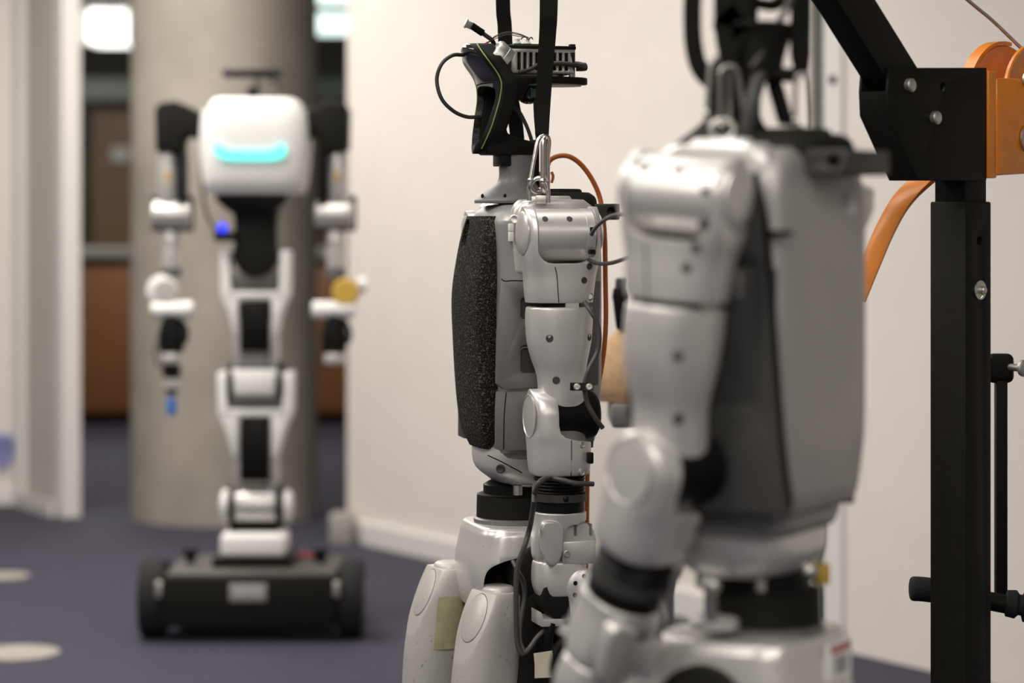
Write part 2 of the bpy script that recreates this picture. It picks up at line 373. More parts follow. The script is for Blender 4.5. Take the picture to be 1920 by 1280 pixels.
def hanging(px0, px1, py0, py1, d, m, label):
    a, b = W(px0, py1, d), W(px1, py0, d); cx = (a.x+b.x)/2; hw_ = (b.x-a.x)/2; hh = (b.z-a.z)/2; zc_ = (a.z+b.z)/2
    t = thing('ceiling_light', label, 'ceiling light', (cx, d, zc_), 0, 'ceiling lights')
    make('diffuser', box(-hw_, hw_, -0.3, 0.3, -hh, hh), m, t, bev=0.03)
    make('end_cap', box(-hw_-0.03, -hw_, -0.31, 0.31, -hh-0.01, hh+0.01), WALLT, t); make('end_cap', box(hw_, hw_+0.03, -0.31, 0.31, -hh-0.01, hh+0.01), WALLT, t)
    for x in (-hw_*.7, hw_*.7): make('suspension', cyl((x, 0, hh), (x, 0, CEIL-zc_), 0.012, n=8), STEEL_MATT, t)
hanging(176, 249, 22, 84, 22, LAMP, 'bright box-shaped ceiling light far behind, left of the concrete column')
hanging(112, 170, 26, 80, 23.2, LAMPD, 'dim box-shaped ceiling light beside the bright one, next to the left wall corner')
hanging(588, 690, 29, 62, 22, LAMP2, 'bright ceiling light far behind, between column and partition')
hanging(588, 690, -40, 4, 20, LAMP2, 'ceiling light cut by the top edge, between column and partition')
CLAB = ['square ceiling panel left of and just before the sharp robot', 'square ceiling panel above the left of the wheeled robot', 'square ceiling panel over the blue carpet before the column', 'square ceiling panel directly over the head of the sharp robot',
        'added square fill panel in the ceiling left of the blurred front robot', 'outermost square ceiling panel at the far left, level with the crane', 'added square fill panel in the ceiling above and left of the camera', 'added square fill panel in the ceiling just behind the camera',
        'added square fill panel in the ceiling right of the camera, before the crane', 'rearmost added square fill panel behind the camera, left one', 'rearmost added square fill panel behind the camera, right one', 'square ceiling panel close before the reception counter', 'square panel added in the ceiling behind the sharp robot to brighten the white partition', 'square ceiling panel beyond the left wall, over the counter side']
for i, (x, y, p) in enumerate(FITTINGS):
    fitting(x/S, y/S, 0.72, 0.72, LAMPD if False else LAMP, CLAB[i], p)
ws = 0
# ------------------------------------------------------------------ humanoid robots
def ZA(py): return CAMZ-(py-411)/1039.0          # height on the near (left) arm
def ZC(py): return CAMZ-(py-411)/1000.0          # height on the body axis
def ZT(py): return CAMZ-(py-411)/1026.0
def XA(px): return (1039-px)/1001.0
def XT(px): return (1021-px)/988.0
AX, AY = -0.009, 0.19

def screws(parent, pts, r=0.0055, ring=True, m=None, M=None, side=1):
    """pts: (x, y, z, nx, ny, nz): screw heads; dark discs paint in the recess shade"""
    for x, y, z, nx, ny, nz in pts:
        g = lathe([(r*1.05, -0.004), (r*1.05, 0.0003), (r*0.8, 0.0008), (r*0.72, 0.0003), (0.0, 0.0002)], (x, y, z), (nx, ny, nz), 16)
        if M is not None: g = g.t(M)
        if side < 0: g = g.mirror()
        make('screw', g, m or DARK_PLASTIC, parent)

def ell_surface(cx, cy, hx, hy, e, a):
    c, s_ = math.cos(a), math.sin(a)
    x = cx+hx*math.copysign(abs(c)**(2/e), c); y = cy+hy*math.copysign(abs(s_)**(2/e), s_)
    nx = math.copysign((abs(x-cx)/hx)**(e-1), c)/hx; ny = math.copysign((abs(y-cy)/hy)**(e-1), s_)/hy
    n = Vector((nx, ny, 0)).normalized(); return x, y, n.x, n.y

def arm(R, side, yaw, bend, sil, detail=True, wrist='full', pitch=0.0):
    PM = rot((0, 1, 0), pitch, (AX, AY, 1.522))
    XS = Matrix.Translation((AX, 0, 0)) @ Matrix.Diagonal((0.95, 1, 1, 1)) @ Matrix.Translation((-AX, 0, 0))
    st_ = {'rot': False}
    def mk(name, g, m, parent=R, **k):
        if not st_['rot']:
            g = g.t(XS)
            if 'cuts' in k: k['cuts'] = [c.t(XS) for c in k['cuts']]
        if name != 'shoulder_shaft': g = g.t(PM)
        if 'cuts' in k: k['cuts'] = [c.t(PM) for c in k['cuts']]
        g = g if side > 0 else g.mirror()
        if 'cuts' in k: k['cuts'] = [c if side > 0 else c.mirror() for c in k['cuts']]
        return make(name, g, m, parent, **k)
    zs = 1.522
    # shoulder motor: drum lying front to back
    hub = lathe([(0.030, -0.062), (0.043, -0.0595), (0.0468, -0.056), (0.0468, 0.0535), (0.043, 0.0565), (0.03, 0.058)], (AX, AY, zs), (1, 0, 0), 56)
    mo = mk('shoulder_motor', hub, sil)
    for px in (1034, 1082):
        x = XA(px); a = math.radians(38)
        g = lathe([(0.0058, -0.003), (0.0058, 0.0004), (0.003, 0.0006), (0, 0.0006)], (x+0.025, AY+0.0468*math.sin(a+.25), zs+0.0468*math.cos(a+.25)), (0, math.sin(a+.25), math.cos(a+.25)), 16)
        mk('screw', g, DARK_PLASTIC, mo)  # dark disc in place of a shaded screw recess
    # printed panel at the rear end of the drum with two notches
    end = lathe([(0.0475, 0), (0.0475, 0.016), (0.046, 0.017)], (AX-0.0585, AY, zs), (1, 0, 0), 56)
    e_ = mk('drum_end_cover', end, SILVER_DARK if False else sil, mo)
    for dz in (0.010, -0.030):
        mk('notch', box(AX-0.056, AX-0.046, AY+0.036, AY+0.0485, zs+dz-0.004, zs+dz+0.004), BLACK, mo)
    mk('shoulder_shaft', cyl((AX+.0, 0.11, zs), (AX+.0, AY-0.03, zs), 0.036), DARK_PLASTIC)
    # fork: two round ended plates merging into the sleeve
    secs = []
    for i in range(0, 8):
        a = PI/2*(1-i/7.0); z = zs+0.0515*math.sin(a)
        secs.append((AX-0.001, AY, z-0.0005, 0.0735, max(0.004, 0.0515*math.cos(a)), 5.0))
    secs += [(AX-0.001, AY, zs-0.02, 0.0735, 0.0515, 4.6), (AX-0.002, AY, zs-0.045, 0.0725, 0.0508, 3.8), (AX-0.001, AY, 1.452, 0.068, 0.050, 3.0),
             (AX, AY, 1.425, 0.066, 0.050, 2.7), (AX, AY, ZA(566), 0.0635, 0.0485, 2.5)]
    cut = prism([(AX-0.0605+0.0, 1.60), (AX+0.0565, 1.60), (AX+0.0565, zs-0.018)] +
                [(AX+0.0565-0.03+0.03*math.cos(t*PI/10), zs-0.023-0.028*math.sin(t*PI/10)) for t in range(1, 6)] +
                [(AX-0.0605+0.03-0.03*math.sin(t*PI/10), zs-0.023-0.028*math.cos(t*PI/10)) for t in range(0, 5)] + [(AX-0.0605, zs-0.018)], 'y', AY-0.09, AY+0.09)
    fk = mk('shoulder_bracket', loft(secs, n=64, k=3), sil, cuts=[cut], bev=0.0038, seg=3)
    for sx in (1, -1):
        cp = lathe([(0.0395, 0.0), (0.0395, 0.003), (0.036, 0.0055), (0.020, 0.0085), (0.0, 0.009)], (AX-0.001+sx*0.0705, AY, zs+0.003), (sx, 0, 0), 40)
        mk('disc_cap', cp, sil, fk)
    # seam down the sleeve and its screws
    for zt in [1.469-0.004*i for i in range(0, 15)]: pass
    def sec_at(z):
        P = [s_ for s_ in secs if s_[2] <= 1.51]
        for a, b in zip(P, P[1:]):
            if b[2] <= z <= a[2]:
                t = (z-b[2])/(a[2]-b[2]+1e-9); return [b[c]+(a[c]-b[c])*t for c in range(6)]
        return P[-1]
    seam = []
    for z in (1.465, 1.45, 1.43, 1.41, ZA(565)):
        s_ = sec_at(z); x, y, nx, ny = ell_surface(s_[0], s_[1], s_[3], s_[4], s_[5], math.radians(80)); seam.append((x, y+0.0002, z))
    mk('seam', tube(seam, 0.0009, 6, 2), BLACK, fk)
    scp = []
    for z, a in ((ZA(498), 113), (ZA(524), 110)):
        s_ = sec_at(z); x, y, nx, ny = ell_surface(s_[0], s_[1], s_[3], s_[4], s_[5], math.radians(a)); scp.append((x, y, z, nx, ny, 0))
    screws(fk, scp, 0.0056, M=PM, side=side)
    # everything below the yaw joint
    st_['rot'] = True
    Y = rot((0, 0, 1), yaw, (AX, AY, 0)) @ XS
    def ya(g): return g.t(Y)
    mk('yaw_ring', ya(cyl((AX, AY, ZA(580)), (AX, AY, ZA(562)), 0.044)), BLACK)
    mk('yaw_stop', ya(box(AX-0.024, AX+0.002, AY+0.034, AY+0.0478, ZA(577), ZA(566))), sil)
    us = [(AX, AY, ZA(574), 0.0625, 0.049, 2.5), (AX, AY, ZA(600), 0.0635, 0.0495, 2.5), (AX, AY, ZA(640), 0.0605, 0.048, 2.5), (AX-0.001, AY, ZA(672), 0.053, 0.045, 2.5),
          (AX-0.004, AY, ZA(700), 0.046, 0.041, 2.5), (AX-0.007, AY, ZA(730), 0.0455, 0.040, 2.6), (AX-0.008, AY, ZA(775), 0.047, 0.040, 2.8)]
    ua = mk('upper_arm', ya(loft(us, n=64, rnd=(0.004, 0.004))), sil)
    def us_at(z):
        for a, b in zip(us, us[1:]):
            if b[2] <= z <= a[2]:
                t = (z-b[2])/(a[2]-b[2]+1e-9); return [b[c]+(a[c]-b[c])*t for c in range(6)]
        return us[-1]
    pts = []
    for py, ang in ((631, 63), (709, 66), (630, 140)):
        s_ = us_at(ZA(py)); x, y, nx, ny = ell_surface(s_[0], s_[1], s_[3], s_[4], s_[5], math.radians(ang)); pts.append((x, y, ZA(py), nx, ny, 0))
    screws(ua, pts, 0.0068, M=PM @ Y, side=side)
    # elbow: black motor lying front to back, forearm fork around it
    ze = ZA(780); B = Y @ rot((1, 0, 0), bend, (AX, AY, ze))
    def fo(g): return g.t(B)
    mk('elbow_motor', fo(lathe([(0.034, -0.071), (0.040, -0.067), (0.0435, -0.058), (0.0435, 0.036), (0.04, 0.038)], (AX-0.002, AY, ze+0.0035), (1, 0, 0), 48)), BLACK)
    sq = []
    for i in range(0, 8):
        a = PI/2*(1-i/7.0); z = ze+0.051*math.sin(a); sq.append((AX+0.004, AY, z, 0.055, max(0.004, 0.0505*math.cos(a)), 4.0))
    sq += [(AX+0.003, AY, ze-0.03, 0.0565, 0.052, 3.6), (AX+0.001, AY, ZA(830), 0.0585, 0.052, 3.0), (AX, AY, ZA(860), 0.058, 0.052, 2.8), (AX-0.0, AY, ZA(888), 0.055, 0.049, 2.7)]
    rear = [(AX+0.016, 1.4), (AX+0.016, ze-0.012), (AX+0.013, ze-0.026), (AX+0.003, ze-0.034), (AX-0.02, ze-0.040), (AX-0.054, ze-0.044), (AX-0.09, ze-0.044), (AX-0.09, 1.4)]
    fa = mk('forearm', fo(loft(sq, n=64, k=3, rnd=(0, 0.006))), sil, cuts=[fo(prism(rear, 'y', AY-.09, AY+.09))], bev=0.0022)
    mk('forearm_inner', fo(loft([(AX-0.006, AY, ze-0.015, 0.042, 0.034, 3), (AX-0.006, AY, ze-0.07, 0.044, 0.038, 3)], smooth=False)), GREY_PLASTIC)
    rg = lathe([(0.0385, -.002), (0.0395, 0.0006), (0.0375, 0.0012), (0.0365, -0.0002), (0.022, 0.001), (0, 0.0015)], (AX+0.0593, AY, ze+0.002), (1, 0, 0), 40)
    mk('disc_cap', fo(rg), sil, fa)
    z1, z2 = ZA(819), ZA(886); yy = AY+0.0522
    mk('seam', fo(tube([(AX-0.008, AY+0.0515, z1), (AX-0.008, AY+0.0517, (z1+z2)/2), (AX-0.008, AY+0.0485, z2)], 0.0009, 6, 2)), BLACK, fa)
    g2 = []
    for py, an in ((829, 112), (880, 112)):
        x, y, nx, ny = ell_surface(AX, AY, 0.0585, 0.052, 2.9, math.radians(an)); g2.append((x, y, ZA(py), nx, ny, 0))
    screws(fa, g2, 0.0058, M=PM @ B, m=STEEL_MATT, side=side)
    # wrist: ribbed gaiter, strap ring, black drum
    zr0, zr1 = ZA(889), ZA(922); pr = []
    for i in range(12):
        t = zr0+(zr1-zr0)*i/11.0; pr += [(0.0465 if i % 2 else 0.0495, zr0-t)]
    pr.append((0.045, zr0-zr1+0.002))
    mk('ribbed_gaiter', fo(lathe(pr, (AX-0.001, AY, zr0), (0, 0, -1), 44)), BLACK)
    ring = mk('wrist_clamp', fo(lathe([(0.046, 0), (0.0515, 0.001), (0.0515, 0.014), (0.047, 0.015)], (AX-0.001, AY, ZA(921)), (0, 0, -1), 44)), DARK_PLASTIC)
    mk('knob', fo(sph((AX+0.003, AY+0.0515, ZA(928)), 0.0055, 14, 8)), BLACK, ring)
    mk('wrist_drum', fo(cyl((AX-0.001, AY, ZA(958)), (AX-0.001, AY, ZA(932)), 0.0475, n=44)), BLACK)
    # wrist yoke in silver, pitch drum and roll body
    zt = ZA(956); yk = [(AX, AY, zt, 0.050, 0.048, 2.6), (AX, AY, ZA(975), 0.049, 0.047, 2.8), (AX+0.002, AY, ZA(1010), 0.049, 0.044, 3), (AX+0.006, AY, ZA(1040), 0.045, 0.036, 2.6), (AX+0.016, AY, ZA(1052), 0.028, 0.026, 2.2)]
    cutp = smooth_poly([(AX+0.002, ZA(1075)), (AX+0.0035, ZA(1000)), (AX-0.004, ZA(982)), (AX-0.02, ZA(977)), (AX-0.08, ZA(976)), (AX-0.09, ZA(1075))])
    yo = mk('wrist_yoke', fo(loft(yk, n=56, rnd=(0.002, 0))), sil, cuts=[fo(prism(cutp, 'y', AY-.07, AY+.07))], bev=0.0015)
    lobe_ = smooth_poly([(XA(999), ZA(972)), (XA(1022), ZA(968)), (XA(1040), ZA(978)), (XA(1041), ZA(1010)), (XA(1036), ZA(1038)), (XA(1022), ZA(1052)), (XA(1007), ZA(1042)), (XA(999), ZA(1010))], 4)
    mk('yoke_lobe', fo(prism(lobe_, 'y', AY+0.030, AY+0.0515)), sil, yo, bev=0.005, seg=3)
    pd = mk('wrist_pitch_drum', fo(lathe([(0.026, -0.036), (0.034, -0.033), (0.036, -0.028), (0.036, 0.028), (0.033, 0.031)], (AX-0.029, AY, ZA(1010)), (0, 1, 0), 40) + box(AX-0.062, AX+0.004, AY-0.030, AY+0.034, ZA(1052), ZA(1010))), sil, bev=0.0015)
    for dx in (-0.010, -0.040):
        mk('groove', fo(box(AX-0.012+dx-0.0018, AX-0.012+dx+0.0018, AY+0.010, AY+0.0355, ZA(998), ZA(978))), GREY_PLASTIC, pd)
    screws(pd, [(AX-0.004, AY+0.0355, ZA(1032), 0, 1, 0)], 0.0062, m=STEEL_MATT, M=PM @ B, side=side)
    rb = [(AX+0.0, AY, ZA(1046), 0.050, 0.034, 3), (AX+0.0, AY, ZA(1085), 0.051, 0.037, 3.2), (AX-0.004, AY, ZA(1112), 0.048, 0.036, 3)]
    mk('wrist_body', fo(loft(rb, n=48, rnd=(0.006, 0.004))), sil)
    mk('hand_motor', fo(lathe([(0.04, -0.032), (0.046, -0.028), (0.046, 0.03), (0.042, 0.033)], (AX-0.004, AY, ZA(1110)), (0, 1, 0), 44)), BLACK_MATT)
    bp_ = mk('hand_plate', fo(lathe([(0.036, 0), (0.036, 0.008), (0.031, 0.0115), (0.0, 0.0125)], (AX-0.040, AY+0.030, ZA(1098)), (0, 1, 0), 40)
          + prism([(AX-0.074, ZA(1100)), (AX-0.006, ZA(1100)), (AX-0.014, ZA(1165)), (AX-0.066, ZA(1165))], 'y', AY+0.030, AY+0.038)), sil)
    for k_ in range(7):
        a = 2*PI*k_/7+0.5
        mk('bolt_hole', fo(cyl((AX-0.040+0.024*math.cos(a), AY+0.040, ZA(1098)+0.024*math.sin(a)), (AX-0.040+0.024*math.cos(a), AY+0.0424, ZA(1098)+0.024*math.sin(a)), 0.0042, n=14)), BLACK, bp_)
    mk('hand_bracket', fo(prism([(XA(1003), ZA(1138)), (XA(1008), ZA(1152)), (XA(1070), ZA(1152)), (XA(1070), ZA(1166)), (XA(1003), ZA(1166))], 'y', AY-0.032, AY+0.034)), sil, bev=0.002)
    # closed rubber fingers under the bracket
    for i in range(4):
        y = AY-0.027+0.018*i
        mk('finger', fo(tube([(AX+0.022, y, ZA(1160)), (AX+0.030, y, ZA(1195)), (AX+0.016, y, ZA(1226)), (AX-0.008, y, ZA(1222)), (AX-0.012, y, ZA(1200))], 0.0085, 10, 4)), BLACK)
    mk('finger', fo(tube([(AX-0.035, AY+0.02, ZA(1160)), (AX-0.045, AY+0.02, ZA(1190)), (AX-0.03, AY+0.01, ZA(1215))], 0.0095, 10, 4)), BLACK)
    return B, Y

def leg(R, side, knee_tape=False):
    x0 = 0.0 if side > 0 else 0.040
    up = 0.0 if side > 0 else 0.018
    ly = 0.100*side
    yw = math.radians(16 if side > 0 else 6)
    Q = [(0.882, 0.078, 0.030, 0.034, 2.3), (0.872, 0.083, 0.046, 0.046, 2.4), (0.83, 0.092, 0.056, 0.053, 2.5), (0.76, 0.100, 0.059, 0.055, 2.5), (0.70, 0.107, 0.060, 0.055, 2.4), (0.62, 0.112, 0.058, 0.054, 2.4), (0.54, 0.112, 0.055, 0.052, 2.4), (0.50, 0.110, 0.048, 0.046, 2.4)]
    LQ = rot((0, 0, 1), yw, (0.09+x0, ly, 0))
    th = loft([(cx+x0, ly, z+up, hx, hy, e) for z, cx, hx, hy, e in Q], n=56, rnd=(0.010, 0.015)).t(LQ)
    c = Vector((0.1285+x0, ly, 0.826+up)); n = Vector((1, 0, 0.42)).normalized()
    c = LQ @ c; n = LQ.to_3x3() @ n
    cutb = cyl(c, c+n*0.15, 0.2, n=48)
    t_ = make('thigh', th, SILVER_WORN, R, cuts=[cutb], bev=0.0015)
    sd = Vector((0, 0, 1)).cross(n).normalized(); ud = n.cross(sd)
    def oval(k, off): return [c+n*off+ud*(0.047*k*math.sin(2*PI*q/40))+sd*(0.0345*k*math.cos(2*PI*q/40)) for q in range(40)]
    make('cap_gap', rings([oval(1.0, -0.004), oval(1.0, 0.0003), oval(0.9, 0.0004)]), GREY_PLASTIC, t_)
    make('disc_cap', rings([oval(0.965, -0.004), oval(0.965, 0.0009), oval(0.93, 0.0016)]), SILVER_WORN, t_)
    make('thigh_rear', loft([(0.012+x0, ly, 0.875+up, 0.040, 0.040, 2.6), (0.006+x0, ly, 0.84+up, 0.058, 0.046, 2.8), (0.005+x0, ly, 0.74, 0.060, 0.046, 2.8), (0.02+x0, ly, 0.62, 0.055, 0.045, 2.8), (0.05+x0, ly, 0.54, 0.045, 0.04, 2.8)], rnd=(0.006, 0.01)), BLACK_MATT, R)
    make('hip_motor', lathe([(0.05, -0.055), (0.058, -0.05), (0.058, 0.04), (0.05, 0.045)], (0.0, ly*0.95, 0.90), (0, side, 0), 44), BLACK_MATT, R)
    kx = 0.105+x0
    make('knee_motor', cyl((kx, ly-0.055, 0.50+up), (kx, ly+0.055, 0.50+up), 0.052, ch=0.004), BLACK, R)
    make('shin', loft([(kx-0.005, ly, 0.49+up, 0.05, 0.043, 2.6), (kx-0.02, ly, 0.40, 0.045, 0.042, 2.5), (kx-0.045, ly, 0.25, 0.036, 0.034, 2.4), (kx-0.065, ly, 0.10, 0.028, 0.028, 2.3)], rnd=(0.01, 0.01)), SILVER_WORN, R)
    make('foot', loft([(kx-0.03, ly, 0.002, 0.125, 0.045, 3), (kx-0.03, ly, 0.03, 0.12, 0.043, 3), (kx-0.055, ly, 0.075, 0.06, 0.034, 2.6), (kx-0.065, ly, 0.11, 0.03, 0.03, 2.4)], rnd=(0, 0.01)), BLACK_MATT, R)
    return t_

def torso(R, sil, sidem, lowm, front):
    # main shell, waist to shoulders
    def sc(z, xf, xb, hy, e=4.2): return ((xf+xb)/2, 0, z, (xf-xb)/2, hy, e)
    shell = loft([sc(ZC(379), 0.045, -0.075, 0.075, 2.6), sc(ZC(388), 0.068, -0.098, 0.112, 3.2), sc(ZC(408), 0.082, -0.114, 0.133, 4), sc(ZC(450), 0.086, -0.106, 0.133), sc(ZC(700), 0.086, -0.106, 0.132), sc(ZC(800), 0.082, -0.100, 0.126), sc(ZC(850), 0.076, -0.094, 0.116)], n=64, rnd=(0.004, 0.01))
    make('torso_shell', shell, SILVER_MID, R)
    # chest and shoulder yoke, brighter cap around each shoulder joint
    for s_ in (1, -1):
        cap = loft([(-0.018, s_*0.106, ZC(368), 0.040, 0.018, 2.5), (-0.018, s_*0.112, ZC(375), 0.060, 0.028, 3), (-0.018, s_*0.114, ZC(392), 0.074, 0.029, 3.4), (-0.018, s_*0.114, ZC(430), 0.078, 0.026, 4), (-0.018, s_*0.114, ZC(510), 0.074, 0.024, 4)], n=48, rnd=(0.006, 0.006))
        make('shoulder_cap', cap, sil, R)
        if s_ > 0:
            screws(R, [(XT(962), 0.137, ZT(411), 0.35, 1, 0.1)], 0.0085, m=STEEL_MATT)
            make('connector', box(XT(961), XT(953), 0.128, 0.1385, ZT(452), ZT(434)), OFFWHITE, R, bev=0.001)
            make('connector', box(XT(961), XT(953), 0.128, 0.1385, ZT(433), ZT(419)), OFFWHITE, R, bev=0.001)
        # side panels with recessed ports
        def sp(pl, t=0.004, yb=0.1365): return prism(pl, 'y', s_*(yb-0.006), s_*(yb+t))
        xf, xb = 0.088, -0.104
        up = smooth_poly([(xf, ZT(526)), (xb, ZT(526))], 1)
        poly = [(xf-0.003, ZT(527)), (xb, ZT(527)), (xb+0.004, ZT(722)), (xf+0.004-0.012, ZT(727)), (xf+0.006, ZT(716)), (xf+0.004, ZT(620))]
        port1 = prism(rrect(XT(988), ZT(577), 0.016, 0.021, 0.008), 'y', s_*0.10, s_*0.2)
        port2 = prism(rrect(XT(990), ZT(672), 0.018, 0.026, 0.008), 'y', s_*0.10, s_*0.2)
        pn = make('side_panel', sp(poly), sidem, R, cuts=[port1, port2], bev=0.0012)
        for (cx, cz, hw, hh) in ((XT(988), ZT(577), 0.016, 0.021), (XT(990), ZT(674), 0.018, 0.024)):
            make('port_floor', prism(rrect(cx, cz, hw, hh, 0.007), 'y', s_*0.1295, s_*0.1355), DARK_PLASTIC, pn)
            make('port_rim', prism(rrect(cx, cz, hw+.001, hh+.001, 0.008), 'y', s_*0.1355, s_*0.1385), SILVER_DARK, pn, cuts=[prism(rrect(cx, cz, hw-.0015, hh-.0015, 0.007), 'y', s_*0.12, s_*0.15)])
        make('screw', cyl((XT(980), s_*0.138, ZT(626)), (XT(980), s_*0.1400, ZT(626)), 0.002, n=10), BLACK, pn)
        lo = [(xf+0.004, ZT(731)), (xb+0.004, ZT(731)), (xb+0.012, ZT(840)), (XT(940), ZT(842)), (xf+0.006, ZT(836)), (xf+0.006, ZT(760))]
        lp = make('lower_side_panel', sp(lo, 0.0, 0.1345), lowm, R, bev=0.0012)
        make('seam', tube([(XT(948), s_*0.1352, ZT(733)), (XT(944), s_*0.1352, ZT(775)), (XT(943), s_*0.1352, ZT(838))], 0.0009, 6, 3), BLACK, lp)
    # belly bowl
    belly = loft([(0.002, 0, ZC(828), 0.088, 0.104, 3.2), (0.001, 0, ZC(850), 0.090, 0.106, 3.2), (-0.002, 0, ZC(875), 0.088, 0.102, 3), (-0.008, 0, ZC(896), 0.070, 0.088, 2.8), (-0.008, 0, ZC(906), 0.058, 0.072, 2.6)], n=64, rnd=(0.004, 0.006))
    bel_ = make('belly_shell', belly, sil, R)
    # back shell
    def bs(z, xb, hy, e=4): return ((-0.055+xb)/2, 0, z, (-0.055-xb)/2, hy, e)
    back = loft([bs(ZC(372), -0.088, 0.07, 2.6), bs(ZC(386), -0.108, 0.112, 3.2), bs(ZC(420), -0.114, 0.137), bs(ZC(480), -0.118, 0.1385), bs(ZC(700), -0.118, 0.1385), bs(ZC(760), -0.115, 0.136), bs(ZC(824), -0.107, 0.130, 4)], n=64, rnd=(0.006, 0.012))
    bk = make('back_shell', back, SHELL, R)
    # rear sensor bracket across the top of the back
    rbk = make('rear_bracket', box(-0.165, -0.09, -0.072, 0.072, ZC(412), ZC(382)), DARK_PLASTIC, R, bev=0.003,
               cuts=[cyl((-0.148, 0.05, ZC(397)), (-0.148, 0.1, ZC(397)), 0.008, n=20)])
    make('top_hump', loft([(-0.070, 0, ZC(385), 0.062, 0.085, 3), (-0.070, 0, ZC(368), 0.058, 0.075, 3), (-0.066, 0, ZC(354), 0.042, 0.05, 2.6)], rnd=(0, 0.006)), BLACK_MATT, R)
    # waist
    wxo = -0.042 if front else 0.0
    make('waist_joint', lathe([(0.050, 0), (0.060, 0.006), (0.060, 0.022), (0.072, 0.024)], (0.018+wxo, 0, ZC(900)), (0, 0, -1), 48), BLACK, R)
    make('waist_ring', lathe([(0.066, 0), (0.072, 0.004), (0.073, 0.045), (0.069, 0.05)], (0.018+wxo, 0, ZC(922)), (0, 0, -1), 56), BLACK_MATT, R)
    wr = make('waist_flange', lathe([(0.074, 0), (0.078, 0.003), (0.078, 0.012)], (0.018+wxo, 0, ZC(966)), (0, 0, -1), 56), SILVER_DARK, R)
    for a in (1.1, 2.3, 3.6, 5.2): make('roller', cyl((0.066*math.cos(a), 0.066*math.sin(a), ZC(920)), (0.066*math.cos(a), 0.066*math.sin(a), ZC(902)), 0.009, n=18), STEEL_MATT, R)
    # pelvis with an arch over each hip
    pel = loft([(0.010, 0, ZC(976), 0.096, 0.112, 4.2), (0.011, 0, ZC(1000), 0.099, 0.117, 4.2), (0.012, 0, ZC(1050), 0.107, 0.122, 4.2), (0.010, 0, ZC(1100), 0.108, 0.121, 4.0), (0.006, 0, ZC(1150), 0.098, 0.108, 3.6), (0.004, 0, ZC(1172), 0.080, 0.09, 3.2)], n=72, rnd=(0.008, 0.004))
    arch = prism(smooth_poly([(0.106, ZC(1200)), (0.107, ZC(1100)), (0.102, ZC(1054)), (0.078, ZC(1036)), (0.045, ZC(1027)), (0.005, ZC(1012)), (-0.040, ZC(1036)), (-0.066, ZC(1100)), (-0.07, ZC(1200))]), 'y', -0.3, 0.3)
    pel = pel.t(Matrix.Translation((-0.020 if front else 0, 0, 0))); arch = arch.t(Matrix.Translation((-0.020 if front else 0, 0, 0)))
    pv = make('pelvis', pel, sil, R, cuts=[arch], bev=0.0015)
    screws(pv, [(0.100 if not front else 0.080, 0.082, ZC(1012), 0.9, 0.6, 0)], 0.007)
    if not front:
        screws(bel_, [(0.072, 0.088, ZC(868), 0.7, 0.9, -0.1)], 0.008)
        make('belly_seam', tube([(XT(922), 0.104, ZT(852)), (XT(950), 0.108, ZT(866)), (XT(985), 0.108, ZT(886))], 0.0011, 6, 3), BLACK, bel_)
    make('pelvis_core', box(-0.06, 0.070, -0.045, 0.045, 0.80, 0.98), BLACK_MATT, R, bev=0.01)
    return pv

def neck(R, material):
    col = loft([(0.026, 0, ZC(381), 0.068, 0.066, 2.2), (0.026, 0, ZC(373), 0.066, 0.065, 2.2), (0.020, 0, ZC(355), 0.048, 0.046, 2.1), (0.016, 0, ZC(338), 0.034, 0.036, 2.1), (0.015, 0, ZC(315), 0.033, 0.033, 2.2), (0.015, 0, ZC(288), 0.033, 0.033, 2.2), (0.015, 0, ZC(270), 0.033, 0.033, 2.2)], n=56)
    return make('collar', col, material, R)

# --- the humanoid in focus
FX, FY = 0.0234, 4.533
hum = thing('humanoid_robot', 'sharp silver humanoid robot with black foam chest pad and open frame head', 'robot', (FX, FY, 0), math.radians(196), 'silver humanoid robots')
torso(hum, SILVER, SILVER_DARK, GREY_PLASTIC, False)
arm(hum, 1, 0, 0, SILVER); arm(hum, -1, 0, 0, SILVER, pitch=math.radians(6))
tl = leg(hum, 1); tr = leg(hum, -1)
# tape stuck on the far thigh
tv = []; tf = []
for i in range(9):
    z = 0.842-0.098*i/8
    for j in range(9):
        a = math.radians(72+70*j/8); px_ = 0.137+0.0615*math.cos(a); py_ = -0.100+0.0600*math.sin(a)
        tv.append((px_+(0.83-z)*0.10, py_, z+0.018*0))
for i in range(8):
    for j in range(8): k = i*9+j; tf.append((k, k+1, k+10, k+9))
tq = G().add(tv, tf); tq.add([Vector(p)-Vector((0, 0.0012, 0)) for p in tv], [tuple(reversed(q)) for q in tf])
make('tape', tq, TAPE, tr)
nk = neck(hum, GREY_PLASTIC)
make('neck_joint', box(0.022, 0.054, -0.028, 0.028, ZC(312), ZC(285)), BLACK, hum, bev=0.002)
make('neck_spine', box(-0.026, -0.015, -0.012, 0.012, ZC(352), ZC(262)), BLACK, hum, bev=0.002)
for px, py in ((902, 371), (909, 369), (924, 366)):
    a = {902: 2.5, 909: 1.8, 924: 1.0}[px]
    v = Vector((math.cos(a-.7)*0.0655, math.sin(a-.7)*0.0615, 0))
    make('vent', sph((0.024+v.x, v.y, ZC(368)), 0.003, 12, 8, 1, 1, 1.6), BLACK, nk)
